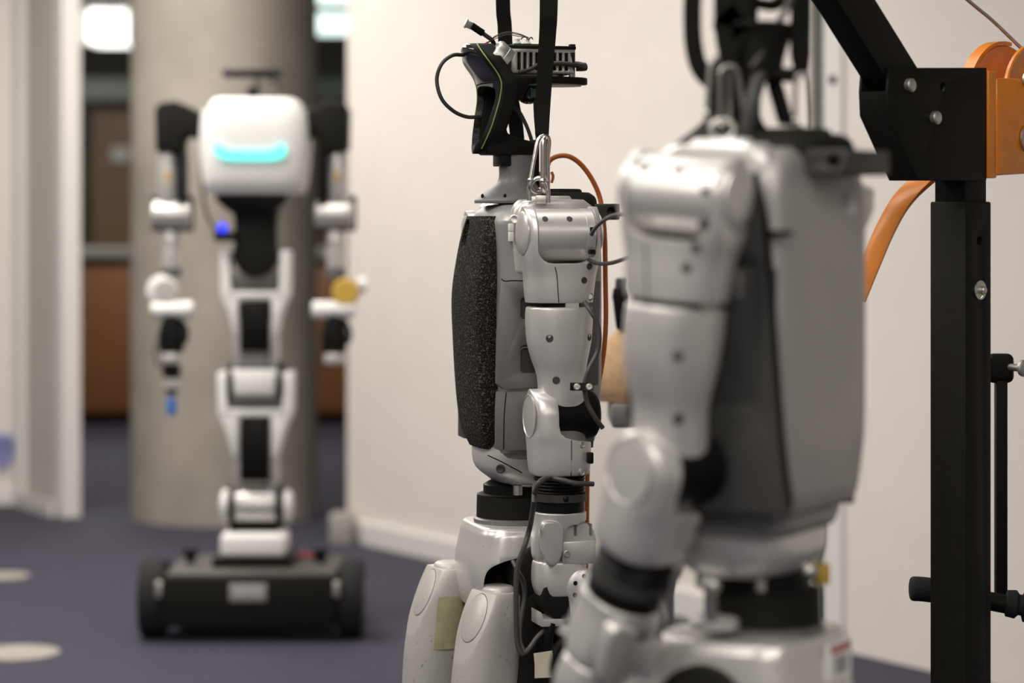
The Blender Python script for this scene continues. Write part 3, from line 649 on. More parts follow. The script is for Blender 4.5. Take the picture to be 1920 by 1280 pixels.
# chest pad, cut from thick foam
padf = [(ZC(405), 0.100, 0.078), (ZC(430), 0.106, 0.088), (ZC(470), 0.114, 0.095), (ZC(550), 0.125, 0.099), (ZC(640), 0.123, 0.099), (ZC(740), 0.117, 0.097), (ZC(800), 0.110, 0.088), (ZC(834), 0.098, 0.066)]
def pad_geo():
    P = spline([(z, x, w_) for z, x, w_ in padf], 6); n = 26; R_ = []
    for q in P:
        z, x, w_ = q; r = []
        for j in range(n+1):
            t = -1+2*j/n; r.append(Vector((x-0.010*abs(t)**3.2-0.012*max(0, abs(t)-0.93)/0.07, t*w_, z)))
        back = [Vector((x-0.044, t_*w_*0.97, z)) for t_ in (1, 0.5, 0, -0.5, -1)]
        R_.append(r+back)
    R_.reverse()
    return rings(R_)
slot1 = cyl((0.0, -0.050, ZC(446)), (0.2, -0.050, ZC(446)), 0.011, n=20) + G()
pad = make('chest_pad', pad_geo(), FOAM, hum, bev=0.003, cuts=[prism(rrect(-0.030, ZC(438), 0.020, 0.027, 0.018), 'x', 0.088, 0.3)])
make('chest_plate', loft([(0.04, 0, ZC(396), 0.03, 0.085, 4), (0.046, 0, ZC(470), 0.038, 0.105, 4), (0.052, 0, ZC(640), 0.038, 0.108, 4), (0.048, 0, ZC(838), 0.036, 0.09, 4)], rnd=(0.004, 0.004)), SILVER_MID, hum)
screws(hum, [(0.074, 0.085, ZC(824), 1, .8, 0)], 0.008, m=DARK_PLASTIC)
make('panel_groove', tube([(XT(940), 0.132, ZT(522)), (XT(945), 0.137, ZT(526)), (XT(958), 0.138, ZT(525)), (XT(985), 0.138, ZT(526))], 0.0012, 6, 3), BLACK, hum)
# head: open visor ring, cheeks, tray with electronics
vis = [(84, 0.112, 0.018), (87, 0.115, 0.046), (94, 0.118, 0.066), (105, 0.115, 0.080), (118, 0.1085, 0.090), (139, 0.093, 0.092), (152, 0.086, 0.094), (165, 0.083, 0.094), (187, 0.084, 0.088), (216, 0.090, 0.081), (244, 0.096, 0.069), (264, 0.100, 0.052), (280, 0.101, 0.030), (289, 0.100, 0.012)]
def visor(w_in, x_front, thick, hole):
    R_ = []; P = spline([(p, x, w_) for p, x, w_ in vis], 4); n = 16
    for q in reversed(P):
        z = ZC(q[0]); hw = max(0.002, q[2]-w_in); r = []
        for j in range(n+1):
            t = -1+2*j/n; r.append(Vector((q[1]+x_front-0.018*t*t, t*hw, z)))
        for j in range(n, -1, -1):
            t = -1+2*j/n; r.append(Vector((q[1]+x_front-thick-0.018*t*t, t*hw, z)))
        R_.append(r)
    return rings(R_)
holep = smooth_poly([(-0.050, ZC(167)), (0.0, ZC(163)), (0.050, ZC(167)), (0.064, ZC(178)), (0.060, ZC(205)), (0.048, ZC(240)), (0.028, ZC(266)), (0, ZC(274)), (-0.028, ZC(266)), (-0.048, ZC(240)), (-0.060, ZC(205)), (-0.064, ZC(178))], 3)
hole = prism(holep, 'x', -0.1, 0.2)
vf = make('visor_frame', visor(0.0, 0.0, 0.024, True), BLACK_MATT, hum, cuts=[hole], bev=0.0015)
make('visor_glass', visor(0.008, 0.002, 0.006, False), GLOSS, vf, cuts=[prism([(-.2, 0), (.2, 0), (.2, ZC(158)), (-.2, ZC(158))], 'x', -.1, .2)])
make('inner_rim', visor(0.010, 0.0015, 0.012, True), GREY_PLASTIC, vf, cuts=[hole, prism([(-.2, ZC(160)), (.2, ZC(160)), (.2, 3), (-.2, 3)], 'x', -.1, .2)])
make('lime_piping', tube([(x+0.0035-0.018*((w_-0.003)/max(w_, .01))**2, w_-0.005, ZC(p)) for p, x, w_ in vis[1:-1]], 0.0013, 8, 4), LIME, vf)
make('lime_piping', tube([(x+0.0035-0.018, -w_+0.005, ZC(p)) for p, x, w_ in vis[1:-1]] , 0.0011, 8, 4), LIME, vf)
def CX(px, y=0.07): return (983+276*y-px)/961.0
cheek = [(922, 112), (938, 132), (950, 147), (965, 149), (1004, 148), (993, 160), (984, 178), (975, 190), (963, 203), (954, 222), (952, 240), (957, 252), (974, 260), (1003, 266), (1003, 291), (928, 291), (923, 284), (925, 272), (934, 240), (943, 205), (947, 178), (942, 145), (922, 112)]
cp = [(CX(a), ZC(b)) for a, b in cheek]
for s_ in (1, -1):
    R_ = []
    # the cheek follows the visor edge: narrower towards the chin
    gch = prism(cp, 'y', s_*0.056, s_*0.070)
    for p_ in gch.v:
        f_ = 1.0-max(0.0, (ZC(215)-p_.z)/0.075)*0.50
        p_.y *= max(0.5, f_)
    make('cheek', gch, BLACK_MATT, hum, bev=0.002)
make('chin_block', box(CX(1003, .03), CX(915, .03), -0.034, 0.034, ZC(291), ZC(268)), BLACK_MATT, hum, bev=0.004)
make('head_bridge', box(CX(990, 0), CX(935, 0), -0.06, 0.06, ZC(160), ZC(148)), BLACK_MATT, hum, bev=0.003)
# tray: boat shaped shelf pointing to the rear
tray = prism(smooth_poly([(0.05, -0.055), (0.05, 0.055), (-0.03, 0.058), (-0.085, 0.042), (-0.118, 0.016), (-0.118, -0.016), (-0.085, -0.042), (-0.03, -0.058)], 4), 'z', ZC(158), ZC(145))
make('sensor_tray', tray, BLACK_MATT, hum, bev=0.002)
make('tray_underside', prism(smooth_poly([(0.0, -0.04), (0.0, 0.04), (-0.07, 0.038), (-0.106, 0.013), (-0.106, -0.013), (-0.07, -0.038)], 4), 'z', ZC(161), ZC(157.6)), OFFWHITE, hum)
eb_x0, eb_x1 = -0.086, 0.038
cuts = [box(x, x+0.0065, -0.1, 0.1, ZC(134), ZC(101)) for x in [eb_x1-0.019-0.0115*i for i in range(10)]]
eb = make('electronics_box', box(eb_x0, eb_x1, -0.042, 0.042, ZC(140), ZC(94)), STEEL_MATT, hum, cuts=cuts, bev=0.0012)
make('dark_core', box(eb_x0+.004, eb_x1-.004, -0.034, 0.034, ZC(139), ZC(97)), BLACK_MATT, eb)
make('top_plate', box(-0.088, 0.094, -0.044, 0.044, ZC(94), ZC(88)), BLACK_MATT, hum, bev=0.0015)
make('circuit_board', box(-0.045, 0.030, -0.03, 0.035, ZC(87.5), ZC(84.5)), GREENPCB, hum)
for x in (0.020, 0.001):
    make('white_connector', lathe([(0.0075, 0), (0.0075, 0.004), (0.005, 0.006), (0.005, 0.011), (0.003, 0.013)], (x, 0.02, ZC(86)), (0, 0, 1), 18), OFFWHITE, hum)
for x, y in ((-0.082, 0.036), (-0.082, -0.036)):
    make('standoff', box(x-0.005, x+0.005, y-0.005, y+0.005, ZC(148), ZC(94)), STEEL_MATT, hum, bev=0.001)
    make('standoff_cap', box(x-0.0055, x+0.0055, y-0.0055, y+0.0055, ZC(95), ZC(84)), BLACK, hum, bev=0.001)
dd = Vector((0.60, 0.0, 0.50)).normalized()
make('silver_drum', lathe([(0.022, -0.017), (0.0275, -0.015), (0.028, -0.003), (0.0272, -0.0022), (0.0272, 0), (0.028, 0.001), (0.028, 0.014), (0.025, 0.018), (0.0, 0.0185)], (CX(936, .058), 0.058, ZC(113)), dd, 44), STEEL_MATT, hum)
make('sensor_dome', sph((-0.008, 0.0, ZC(170)), 0.026, 28, 16, 1, 1, 0.98), GLOSS, hum)
make('sensor_board', box(-0.014, -0.004, 0.020, 0.0275, ZC(184), ZC(168)), GREENPCB, hum)
# connector block seen at the rear of the head
make('cable_plug', tube([(-0.092, 0.03, ZC(126)), (-0.102, 0.032, ZC(126)), (-0.110, 0.03, ZC(125))], 0.008, 14, 4), CABLE, hum)
make('cable', tube([(-0.015, 0.049, ZC(124)), (-0.055, 0.052, ZC(121)), (-0.085, 0.05, ZC(124)), (-0.110, 0.03, ZC(125)), (-0.108, 0.0, ZC(118)), (-0.085, -0.01, ZC(116))], 0.0045, 12), CABLE, hum)
make('cable', tube([(0.024, 0.047, ZC(139)), (0.004, 0.048, ZC(133)), (-0.012, 0.049, ZC(124)), (-0.03, 0.05, ZC(115))], 0.004, 10), CABLE, hum)
def Wl(px, py, d):       # world survey point -> local frame of the humanoid in focus
    q = W(px, py, d)-Vector((FX, FY, 0)); return Matrix.Rotation(-math.radians(196), 3, 'Z') @ q
def cab(pts, r, m=CABLE, name='cable', k=6, par=None): return make(name, tube([Wl(*p) for p in pts], r, 12, k), m, par or hum)
cab([(884, 103, 4.55), (866, 103, 4.50), (848, 104, 4.47), (828, 120, 4.46), (819, 150, 4.46), (828, 185, 4.46), (850, 208, 4.47), (875, 219, 4.49), (898, 219, 4.56)], 0.0036)
cab([(962, 198, 4.54), (975, 212, 4.54), (988, 238, 4.54), (998, 268, 4.54), (1003, 300, 4.54)], 0.0036)
cab([(927, 84, 4.50), (922, 75, 4.49), (910, 66, 4.485), (896, 56, 4.48)], 0.0042, name='loose_usb_cable')
plug = make('usb_plug', tube([Wl(905, 62, 4.484), Wl(896, 56, 4.48), Wl(884, 48, 4.475)], 0.0068, 12, 3), BLACK, hum)
q0, q1 = Wl(886, 49.5, 4.476), Wl(873, 44, 4.471)
make('metal_tip', band([(q0, (0, 0.2, 1)), (q1, (0, 0.2, 1))], 0.0135, 0.006, 0), STEEL_MATT, plug, bev=0.001)
make('metal_lip', band([(Wl(875.5, 45, 4.470), (0, 0.2, 1)), (Wl(872, 43.5, 4.469), (0, 0.2, 1))], 0.0175, 0.008, 0), STEEL_MATT, plug, bev=0.001)
for dy in (0, 3, -2):
    cab([(912, 82, 4.49), (928, 70+dy, 4.48), (950, 62+dy, 4.48), (972, 65+dy, 4.48), (992, 71, 4.48)], 0.0008, k=5, name='thin_wire')
cab([(907, 84, 4.487), (915, 79, 4.487)], 0.0018, RED, 'red_wire', 2)
cab([(976, 74, 4.48), (984, 68, 4.48), (990, 74, 4.478), (996, 70, 4.48), (999, 74, 4.48)], 0.0012, name='thin_wire')
# cable over the outside of the arm, its clamp, and the long one to the wrist
cab([(1096, 566, 4.305), (1108, 584, 4.285), (1120, 606, 4.285), (1124, 635, 4.285), (1119, 662, 4.285), (1104, 692, 4.275), (1096, 722, 4.275), (1100, 752, 4.275), (1114, 780, 4.275), (1130, 802, 4.285)], 0.0043, CABLE_GREY)
cl_ = make('cable_clamp', (lambda a, b: band([(a, (0, 0, 1)), (b, (0, 0, 1))], 0.014, 0.010, 0))(Wl(1073, 724.5, 4.225), Wl(1109, 725, 4.295)), BLACK, hum, bev=0.0012)
for px in (1082, 1105):
    c_ = Wl(px, 725, 4.218); o_ = (Wl(px, 725, 4.1)-c_).normalized()
    make('clamp_screw', lathe([(0.0062, 0), (0.0062, 0.006), (0.0045, 0.0085), (0.002, 0.0085), (0.0018, 0.006), (0, 0.006)], c_, o_, 20), STEEL_MATT, cl_)
c_ = Wl(1106, 556, 4.335); make('clamp_screw', lathe([(0.007, 0), (0.007, 0.005), (0.0045, 0.0085)], c_, (Wl(1106, 556, 4.1)-c_).normalized(), 18), STEEL_MATT, hum)
c_ = Wl(1105, 858, 4.315); make('clamp_block', box(c_.x-0.006, c_.x+0.004, c_.y-0.006, c_.y+0.008, c_.z-0.010, c_.z+0.010), BLACK, hum, bev=0.002)
cab([(1002, 925, 4.225), (1012, 903, 4.215), (1030, 896, 4.285), (1055, 900, 4.285), (1080, 906, 4.285), (1112, 907, 4.305)], 0.0046, CABLE_GREY)
cab([(1003, 905, 4.305), (1001, 940, 4.225), (994, 985, 4.305), (983, 1025, 4.305), (972, 1055, 4.305), (968, 1090, 4.305), (968, 1160, 4.305), (970, 1205, 4.305), (979, 1226, 4.305), (992, 1216, 4.315), (1008, 1194, 4.325), (1028, 1176, 4.335)], 0.0048, CABLE_GREY)
cab([(985, 1225, 4.315), (976, 1200, 4.325), (977, 1160, 4.335), (984, 1120, 4.345), (981, 1090, 4.345), (972, 1072, 4.335), (962, 1052, 4.355)], 0.0045, CABLE)
cab([(1106, 446, 4.34), (1113, 432, 4.30), (1122, 421, 4.25), (1135, 411, 4.2), (1150, 404, 4.12), (1168, 402, 4.05), (1200, 408, 4.0), (1224, 425, 3.98), (1228, 448, 3.98), (1205, 466, 4.0), (1182, 480, 4.05), (1165, 487, 4.12), (1145, 493, 4.2), (1122, 494, 4.27), (1104, 487, 4.33)], 0.0036)
tg = make('paper_tag', band([(Wl(1018, 1222, 4.27), (1, 0, 0)), (Wl(1020, 1245, 4.27), (1, 0, 0)), (Wl(1020, 1270, 4.27), (1, 0, 0))], 0.034, 0.0015, 3), CREAM, hum)
# shoes of the hidden far side: nothing more is visible

# orange network cable plugged in behind the neck
oc = thing('network_cable', 'orange network cable looping from behind the neck of the sharp robot down its back', 'cable', (0.02, 4.65, 0))
def oloc(px, py, d): return W(px, py, d)-Vector((0.02, 4.65, 0))
make('sheath', tube([oloc(*p) for p in ((1024, 318, 4.62), (1030, 302, 4.62), (1045, 293, 4.62), (1066, 293, 4.62), (1088, 307, 4.63), (1108, 333, 4.64), (1123, 365, 4.65), (1130, 400, 4.65), (1134, 450, 4.65), (1135, 520, 4.66), (1136, 600, 4.66), (1132, 660, 4.66), (1124, 710, 4.66), (1116, 760, 4.66), (1106, 820, 4.66), (1102, 860, 4.66), (1100, 1000, 4.7), (1100, 1200, 4.72), (1110, 1560, 4.74), (1120, 1838, 4.76))], 0.0048, 14, 6), ORANGE_CABLE, oc)
make('plug_boot', lathe([(0.007, 0), (0.008, 0.003), (0.006, 0.006), (0.008, 0.009), (0.006, 0.012), (0.0078, 0.015), (0.006, 0.018), (0.009, 0.022), (0.009, 0.034)], oloc(1026, 304, 4.62), (-0.25, 0, -1), 18), ORANGE_CABLE, oc)
make('plug_latch', tube([oloc(1034, 322, 4.61), oloc(1037, 331, 4.61), oloc(1034, 343, 4.61)], 0.0028, 8, 4), ORANGE_CABLE, oc)
make('plug_body', box(*(lambda q: (q.x-0.011, q.x+0.009, q.y-0.008, q.y+0.008, q.z-0.03, q.z))(oloc(1019, 322, 4.62))), ORANGE_CABLE, oc, bev=0.002)

# straps and hardware that carry the robot in focus
def top(px, py, d): return W(px, py, d)
bar_z = CAMZ+0.62
lb = thing('spreader_bar', 'black steel spreader bar above the frame carrying the sharp robot', 'bar', (0.03, 4.533, bar_z))
make('bar', box(-0.19, 0.13, -0.02, 0.02, 0, 0.04), CRANE, lb, bev=0.004)
make('hanger', cyl((-0.03, 0, 0.035), (-0.03, 0, CEIL-bar_z), 0.012), STEEL_MATT, lb)
def strap(name, pts, wd, label, side=(1, 0, 0), grp=None, th=0.004):
    c = Vector(pts[-1]); t = make(name, band([(Vector(p)-c, side) for p in pts], wd, th, 6), WEB, loc=c)
    return tag(t, label, 'strap', grp)
bx = W(944, 0, 4.56).x
strap('lifting_strap', [(bx-0.002, 4.60, bar_z-0.003), W(943, 0, 4.615), W(946, 45, 4.62), W(948, 90, 4.62), W(952, 150, 4.625), W(968, 240, 4.63), W(975, 370, 4.64)], 0.0275, 'black webbing strap going up behind the electronics on the head of the sharp robot', grp='lifting straps')
strap('lifting_strap', [(W(1030, 0, 4.42).x+0.002, 4.45, bar_z+0.01), W(1029, 0, 4.40), W(1027, 60, 4.40), W(1022, 130, 4.40), W(1018, 200, 4.40), W(1016, 252, 4.39)], lambda t: 0.035-0.010*t, 'black strap hanging in front of the sharp robot head down to its carabiner', grp='lifting straps')
strap('lifting_strap', [W(1009, 190, 4.41), W(1010, 215, 4.405), W(1012, 240, 4.40), W(1014, 262, 4.39)], 0.018, 'short folded end of the strap sewn at the carabiner of the sharp robot', grp='lifting straps')
def carabiner(p, L, wd, tilt, r, label, yaw=0.0, grp='carabiners'):
    t = thing('carabiner', label, 'carabiner', p, yaw, grp)
    M = Matrix.Rotation(tilt, 4, 'Y')
    pts = [(0.0, 0, 0), (wd*.30, 0, -L*0.02), (wd*.42, 0, -L*0.10), (wd*0.46, 0, -L*.30), (wd*.5, 0, -L*.7), (wd*.42, 0, -L*.93), (0, 0, -L), (-wd*.42, 0, -L*.93), (-wd*.5, 0, -L*.8)]
    met = STEEL_DARK if 'blurred' in label else STEEL
    make('body', tube([M @ Vector(q) for q in pts], r, 12, 5), met, t)
    g = [(-wd*.5, 0, -L*.8), (-wd*.42, 0, -L*.4), (-wd*.3, 0, -L*.08), (0, 0, 0)]
    gt = make('gate', tube([M @ Vector(q) for q in g], r*.92, 12, 4), met, t)
    make('hinge_pin', sph(M @ Vector((-wd*.5, 0, -L*.8)), r*1.35, 12, 8), STEEL, gt)
    return t
carabiner(W(1019, 254, 4.385), 0.105, 0.030, 0.14, 0.0042, 'steel carabiner under the strap of the sharp robot, slanting to the left', math.radians(25))
carabiner(W(1021, 258, 4.375), 0.098, 0.018, -0.03, 0.0048, 'upright steel carabiner under the strap of the sharp robot', math.radians(60))
sh = thing('shackle', 'steel shackle joining the carabiner to the shoulder of the sharp robot', 'shackle', W(1010, 372, 4.38))
sp_ = [(-0.017, 0, -0.004), (-0.0165, 0, 0.020), (-0.008, 0, 0.034), (0.004, 0, 0.036), (0.014, 0, 0.026), (0.017, 0, 0.008), (0.017, 0, -0.008)]
make('bow', tube(sp_, 0.0046, 12), STEEL, sh)
make('lug', box(-0.006, 0.014, -0.008, 0.008, -0.010, 0.006), STEEL_MATT, sh, bev=0.002)

# --- the blurred humanoid in front
NA = math.radians(150)
NX, NY, NZ = 0.291, 3.022, 0.055
hn = thing('humanoid_robot', 'large blurred silver humanoid robot nearest to the camera, seen from behind beside the crane post', 'robot', (NX, NY, NZ), NA, 'silver humanoid robots')
pv = torso(hn, SILVER, DARK_PLASTIC, DARK_PLASTIC, True)  # side panels darker than the sharp robot's: shade put into the colour
arm(hn, 1, math.radians(68), math.radians(-19), SILVER, pitch=math.radians(-5)); arm(hn, -1, 0, 0, SILVER, pitch=math.radians(-28))
leg(hn, 1); leg(hn, -1)
neck(hn, BLACK_MATT)
# dark rear side cover, shade put into its colour, widening towards the bottom
poly = [(0.072, 1.546), (-0.078, 1.546), (-0.088, 1.50), (-0.094, 1.4516), (-0.1007, 1.376), (-0.108, 1.282), (-0.114, 1.219), (-0.122, 1.156), (-0.118, 1.146), (0.060, 1.142), (0.082, 1.16)]
make('side_cover', prism(poly, 'y', 0.130, 0.141), DARK_PLASTIC, hn, bev=0.003, cuts=[prism(rrect(-0.045, 1.36, 0.030, 0.085, 0.01), 'y', 0.1385, 0.2)])
make('side_seam', tube([(-0.076, 0.139, 1.550), (-0.090, 0.1415, 1.50), (-0.096, 0.1415, 1.4516), (-0.102, 0.1415, 1.376), (-0.109, 0.1415, 1.282), (-0.115, 0.1415, 1.219), (-0.123, 0.1405, 1.16)], 0.004, 8), BLACK, hn)
make('side_label', box(-0.062, -0.046, 0.139, 0.1425, 1.40, 1.435), SILVER_DARK, hn, bev=0.002)
make('latch', box(-0.125, -0.09, 0.139, 0.146, 1.475, 1.482), BLACK, hn)
make('back_label', box(-0.1195, -0.116, -0.075, -0.048, 1.500, 1.528), mat('pale_label', (0.55, 0.55, 0.55), 0.6), hn)
# certification sticker on the rear of the pelvis: white with a red bar and a printed block
def on_pelvis(a, z, off=0.0):
    hx, hy = 0.105, 0.121; c, s_ = math.cos(a), math.sin(a); e = 4.2
    x = 0.0105+hx*math.copysign(abs(c)**(2/e), c); y = hy*math.copysign(abs(s_)**(2/e), s_); n = Vector((x/hx**2, y/hy**2, 0)).normalized(); return Vector((x, y, z))+n*off
def stick(a0, a1, z0, z1, off, m, par):
    n = 6; v = []; f = []
    for o_ in (off-0.003, off):
        for i in range(n+1):
            a = a0+(a1-a0)*i/n; v += [on_pelvis(a, z0, o_), on_pelvis(a, z1, o_)]
    k_ = 2*(n+1)
    for i in range(n): f += [(k_+2*i, k_+2*i+2, k_+2*i+3, k_+2*i+1), (2*i, 2*i+1, 2*i+3, 2*i+2)]
    f += [(0, k_, k_+1, 1), (2*n, 2*n+1, k_+2*n+1, k_+2*n)]
    for i in range(n): f += [(2*i, 2*i+2, k_+2*i+2, k_+2*i), (2*i+1, k_+2*i+1, k_+2*i+3, 2*i+3)]
    return make('sticker', G().add(v, f), m, par)
make('sticker', box(-0.1168, -0.110, -0.062, 0.008, 0.928, 0.974), WHITE, pv)
# hanging gear of the front robot (dark head remains, straps, clips)
def Nl(px, py, d): q = W(px, py, d)-Vector((NX, NY, NZ)); return Matrix.Rotation(-NA, 3, 'Z') @ q
def ncab(name, pts, r, m, k=6): return make(name, tube([Nl(*p) for p in pts], r, 12, k), m, hn)
make('head_stub', loft([(-0.015, 0, ZC(292), 0.030, 0.030, 2.4), (-0.015, 0, ZC(262), 0.034, 0.036, 2.6), (-0.012, 0, ZC(235), 0.045, 0.04, 3), (-0.012, 0, ZC(222), 0.046, 0.05, 3)], rnd=(0, 0.004)), BLACK_MATT, hn)
ncab('head_bracket', [(1372, 118, 3.0), (1400, 132, 3.0), (1440, 138, 3.0), (1498, 142, 3.0)], 0.009, BLACK, 4)
ncab('neck_strut', [(1395, 130, 3.0), (1398, 180, 3.0), (1395, 250, 3.0)], 0.012, BLACK, 4)
ncab('neck_strut', [(1448, 140, 3.02), (1462, 190, 3.02), (1482, 240, 3.02), (1530, 262, 3.05)], 0.010, BLACK, 4)
ncab('neck_strut', [(1425, 140, 2.99), (1410, 190, 2.97), (1400, 250, 2.97)], 0.010, DARK_PLASTIC, 4)
ncab('head_cable', [(1495, -40, 2.98), (1476, 12, 2.98), (1452, 55, 2.98), (1434, 90, 2.98), (1411, 126, 2.98)], 0.0042, CABLE_GREY)
ncab('rear_rail', [(1462, 240, 2.98), (1490, 246, 2.98), (1512, 248, 2.98)], 0.006, STEEL_MATT, 3)
c_ = Nl(1538, 1073, 3.05)
make('yellow_tab', box(c_.x-.012, c_.x+.008, c_.y-.004, c_.y+.004, c_.z-.014, c_.z+.012), YELLOW, hn, bev=0.002)
c_ = Nl(1515, 1070, 3.0); make('waist_bolt', sph(c_, 0.013, 16, 10), STEEL_MATT, hn)
c_ = Nl(1335, 1098, 2.93); make('waist_bolt', sph(c_, 0.012, 16, 10), STEEL_MATT, hn)
make('waist_post', tube([Nl(1332, 1100, 2.93), Nl(1334, 1165, 2.93)], 0.008, 12, 2), GREY_PLASTIC, hn)
make('pelvis_boss', lathe([(0.03, 0), (0.03, 0.01), (0.024, 0.014)], Nl(1340, 1176, 2.95), (0, 0, 1), 28), SILVER, hn)
NB = CAMZ+0.52
nb = thing('spreader_bar', 'black steel spreader bar above the frame carrying the blurred front robot', 'bar', (0.30, 3.0, NB))
make('bar', box(-0.10, 0.10, -0.02, 0.02, 0, 0.035), CRANE, nb, bev=0.004)
strap('lifting_strap', [W(1302, -430, 3.0), W(1300, -60, 3.0), W(1298, 20, 3.0), W(1300, 80, 3.0), W(1312, 128, 3.0), W(1340, 156, 3.0), W(1368, 158, 3.0)], 0.022, 'blurred black strap bending round at the left above the front robot', grp='lifting straps', th=0.008)
strap('lifting_strap', [W(1374, -430, 2.98), W(1374, 0, 2.98), W(1372, 45, 2.98), W(1366, 80, 2.98), W(1362, 118, 2.98)], lambda t: 0.046-0.030*max(0, t-0.5)*2, 'blurred broad black strap tapering down to the clips left of the front robot neck', grp='lifting straps', th=0.008)
strap('lifting_strap', [W(1398, -430, 3.03), W(1402, 0, 3.03), W(1390, 50, 3.03), W(1386, 120, 3.03)], 0.026, 'blurred black strap close behind the broad one over the front robot', grp='lifting straps', th=0.008)
strap('lifting_strap', [W(1502, -430, 3.0), W(1502, 0, 3.0), W(1501, 80, 3.0), W(1502, 118, 3.0), W(1503, 140, 3.0)], lambda t: 0.026-0.010*max(0, t-0.6)*2.5, 'blurred black strap hanging at the right of the front robot neck', grp='lifting straps', th=0.008)
strap('lifting_strap', [W(1380, -430, 3.06), W(1385, -90, 3.06), W(1400, -10, 3.06), W(1430, 8, 3.06), W(1462, 2, 3.06), W(1485, -60, 3.06), W(1490, -430, 3.06)], 0.03, 'blurred black sling looping across the top edge above the front robot', side=(0, 1, 0.2), grp='lifting straps', th=0.012)
carabiner(W(1347, 108, 2.98), 0.085, 0.032, 0.0, 0.0035, 'blurred steel carabiner left of the front robot neck, the left one of the pair', 0.4)
carabiner(W(1362, 124, 2.97), 0.090, 0.030, -0.12, 0.0035, 'blurred steel carabiner left of the front robot neck, the right one of the pair', 0.2)
carabiner(W(1502, 138, 2.99), 0.072, 0.022, -0.05, 0.0032, 'blurred steel carabiner right of the front robot neck', 0.2)
s2 = thing('shackle', 'blurred steel ring on top of the shoulder of the front robot', 'shackle', W(1355, 243, 2.95))
make('ring', tube([Vector((0.014*math.cos(a*PI/6), 0, 0.012*math.sin(a*PI/6))) for a in range(12)]+[Vector((0.014, 0, 0))], 0.0035, 10, 4, True), STEEL_MATT, s2)
make('base', box(-0.018, 0.018, -0.015, 0.015, -0.026, -0.01), BLACK_MATT, s2, bev=0.003)

# ------------------------------------------------------------------ tan bag on a grey stand behind the front robot
bd = 5.4
stn = thing('equipment_stand', 'grey metal stand half hidden behind the blurred front robot', 'stand', (W(1260, 0, bd).x, bd, 0))
sm_ = mat('grey_enamel', (0.16, 0.155, 0.155), 0.5)
ztop = W(0, 752, bd).z
make('shelf', box(-0.14, 0.12, -0.12, 0.12, ztop-0.05, ztop), sm_, stn, bev=0.008)
make('post', cyl((-0.02, 0, 0.02), (-0.02, 0, ztop-0.04), 0.025), sm_, stn)
make('foot', lathe([(0.14, 0), (0.14, 0.012), (0.05, 0.022), (0.03, 0.05)], (-0.02, 0, 0), (0, 0, 1), 40), sm_, stn)
bx0 = W(1246, 0, bd).x
bag = thing('canvas_bag', 'rounded tan canvas bag half hidden behind the elbow of the blurred front robot', 'bag', (bx0, bd, ztop))
h = W(0, 588, bd).z-ztop
make('body', loft([(-0.035, 0, 0.001, 0.115, 0.06, 2.6), (-0.04, 0, 0.03, 0.128, 0.07, 2.5), (-0.045, 0, h*.35, 0.124, 0.07, 2.4), (-0.035, 0, h*.62, 0.105, 0.06, 2.2), (-0.025, 0, h*.85, 0.078, 0.045, 2.1), (-0.005, 0, h, 0.055, 0.03, 2)], rnd=(0.0, 0.015), n=48), TAN, bag)
make('seam', tube([(-0.15, -0.03, h*.3), (-0.06, -0.072, h*.34), (0.03, -0.069, h*.36), (0.08, -0.03, h*.34)], 0.003, 8), mat('dark_tan_thread', (0.3, 0.18, 0.09), 0.8), bag)
rc = thing('radio_handset', 'upright black handset standing on the tan bag left of the front robot arm', 'handset', W(1164, 600, bd-0.03))
make('body', loft([(0, 0, -0.02, 0.010, 0.012, 3), (0.001, 0, 0.01, 0.015, 0.014, 3), (0, 0, 0.05, 0.018, 0.015, 3), (-0.001, 0, 0.072, 0.016, 0.014, 3)], rnd=(0.002, 0.004)), BLACK, rc)
make('top_cap', loft([(0.0, 0, 0.068, 0.013, 0.012, 3), (0.002, 0, 0.094, 0.014, 0.012, 3)], rnd=(0.002, 0.005), smooth=False), mat('charcoal_plastic', (0.04, 0.04, 0.045), 0.5), rc)
make('knob', cyl((-0.019, 0, 0.052), (-0.009, 0, 0.052), 0.006, n=16), BLACK, rc)

# ------------------------------------------------------------------ lifting crane on the right
CD = 4.30
cxp = W(1801, 0, CD).x
cr_ = thing('lifting_crane', 'black steel lifting crane post with angled boom and gusset plate at the right', 'crane', (cxp, CD, 0), math.radians(44))
def Cl(px, py, d):
    q = W(px, py, d)-Vector((cxp, CD, 0)); return Matrix.Rotation(-math.radians(44), 3, 'Z') @ q
# local frame: -y side is the lit face (towards camera right); -x side is the dark face (towards camera left)
hs = 0.0385
def cz(py, d=CD): return CAMZ-(py-411)/F*d
# local corner (-hs,-hs) rotated 44 deg is nearest the camera
make('post', box(-hs, hs, -hs, hs, 0.06, cz(378)), CRANE, cr_, bev=0.003, cuts=[cyl((hs*.1, -1, cz(451)), (hs*.1, 0, cz(451)), 0.0075, n=20)])
make('inner_post', box(-hs+.006, hs-.006, -hs+.006, hs-.006, cz(390), cz(132)), CRANE, cr_, bev=0.002)
pin = make('lock_pin', lathe([(0.017, 0), (0.017, 0.002), (0.007, 0.003), (0.007, 0.010), (0.005, 0.012)], (0.004, -hs, cz(543)), (0, -1, 0), 28), STEEL_MATT, cr_)
make('ring_clip', tube([(0.004, -hs-0.008, cz(543)), (-0.004, -hs-0.012, cz(552)), (-0.008, -hs-0.010, cz(558))], 0.0015, 8), STEEL, pin)
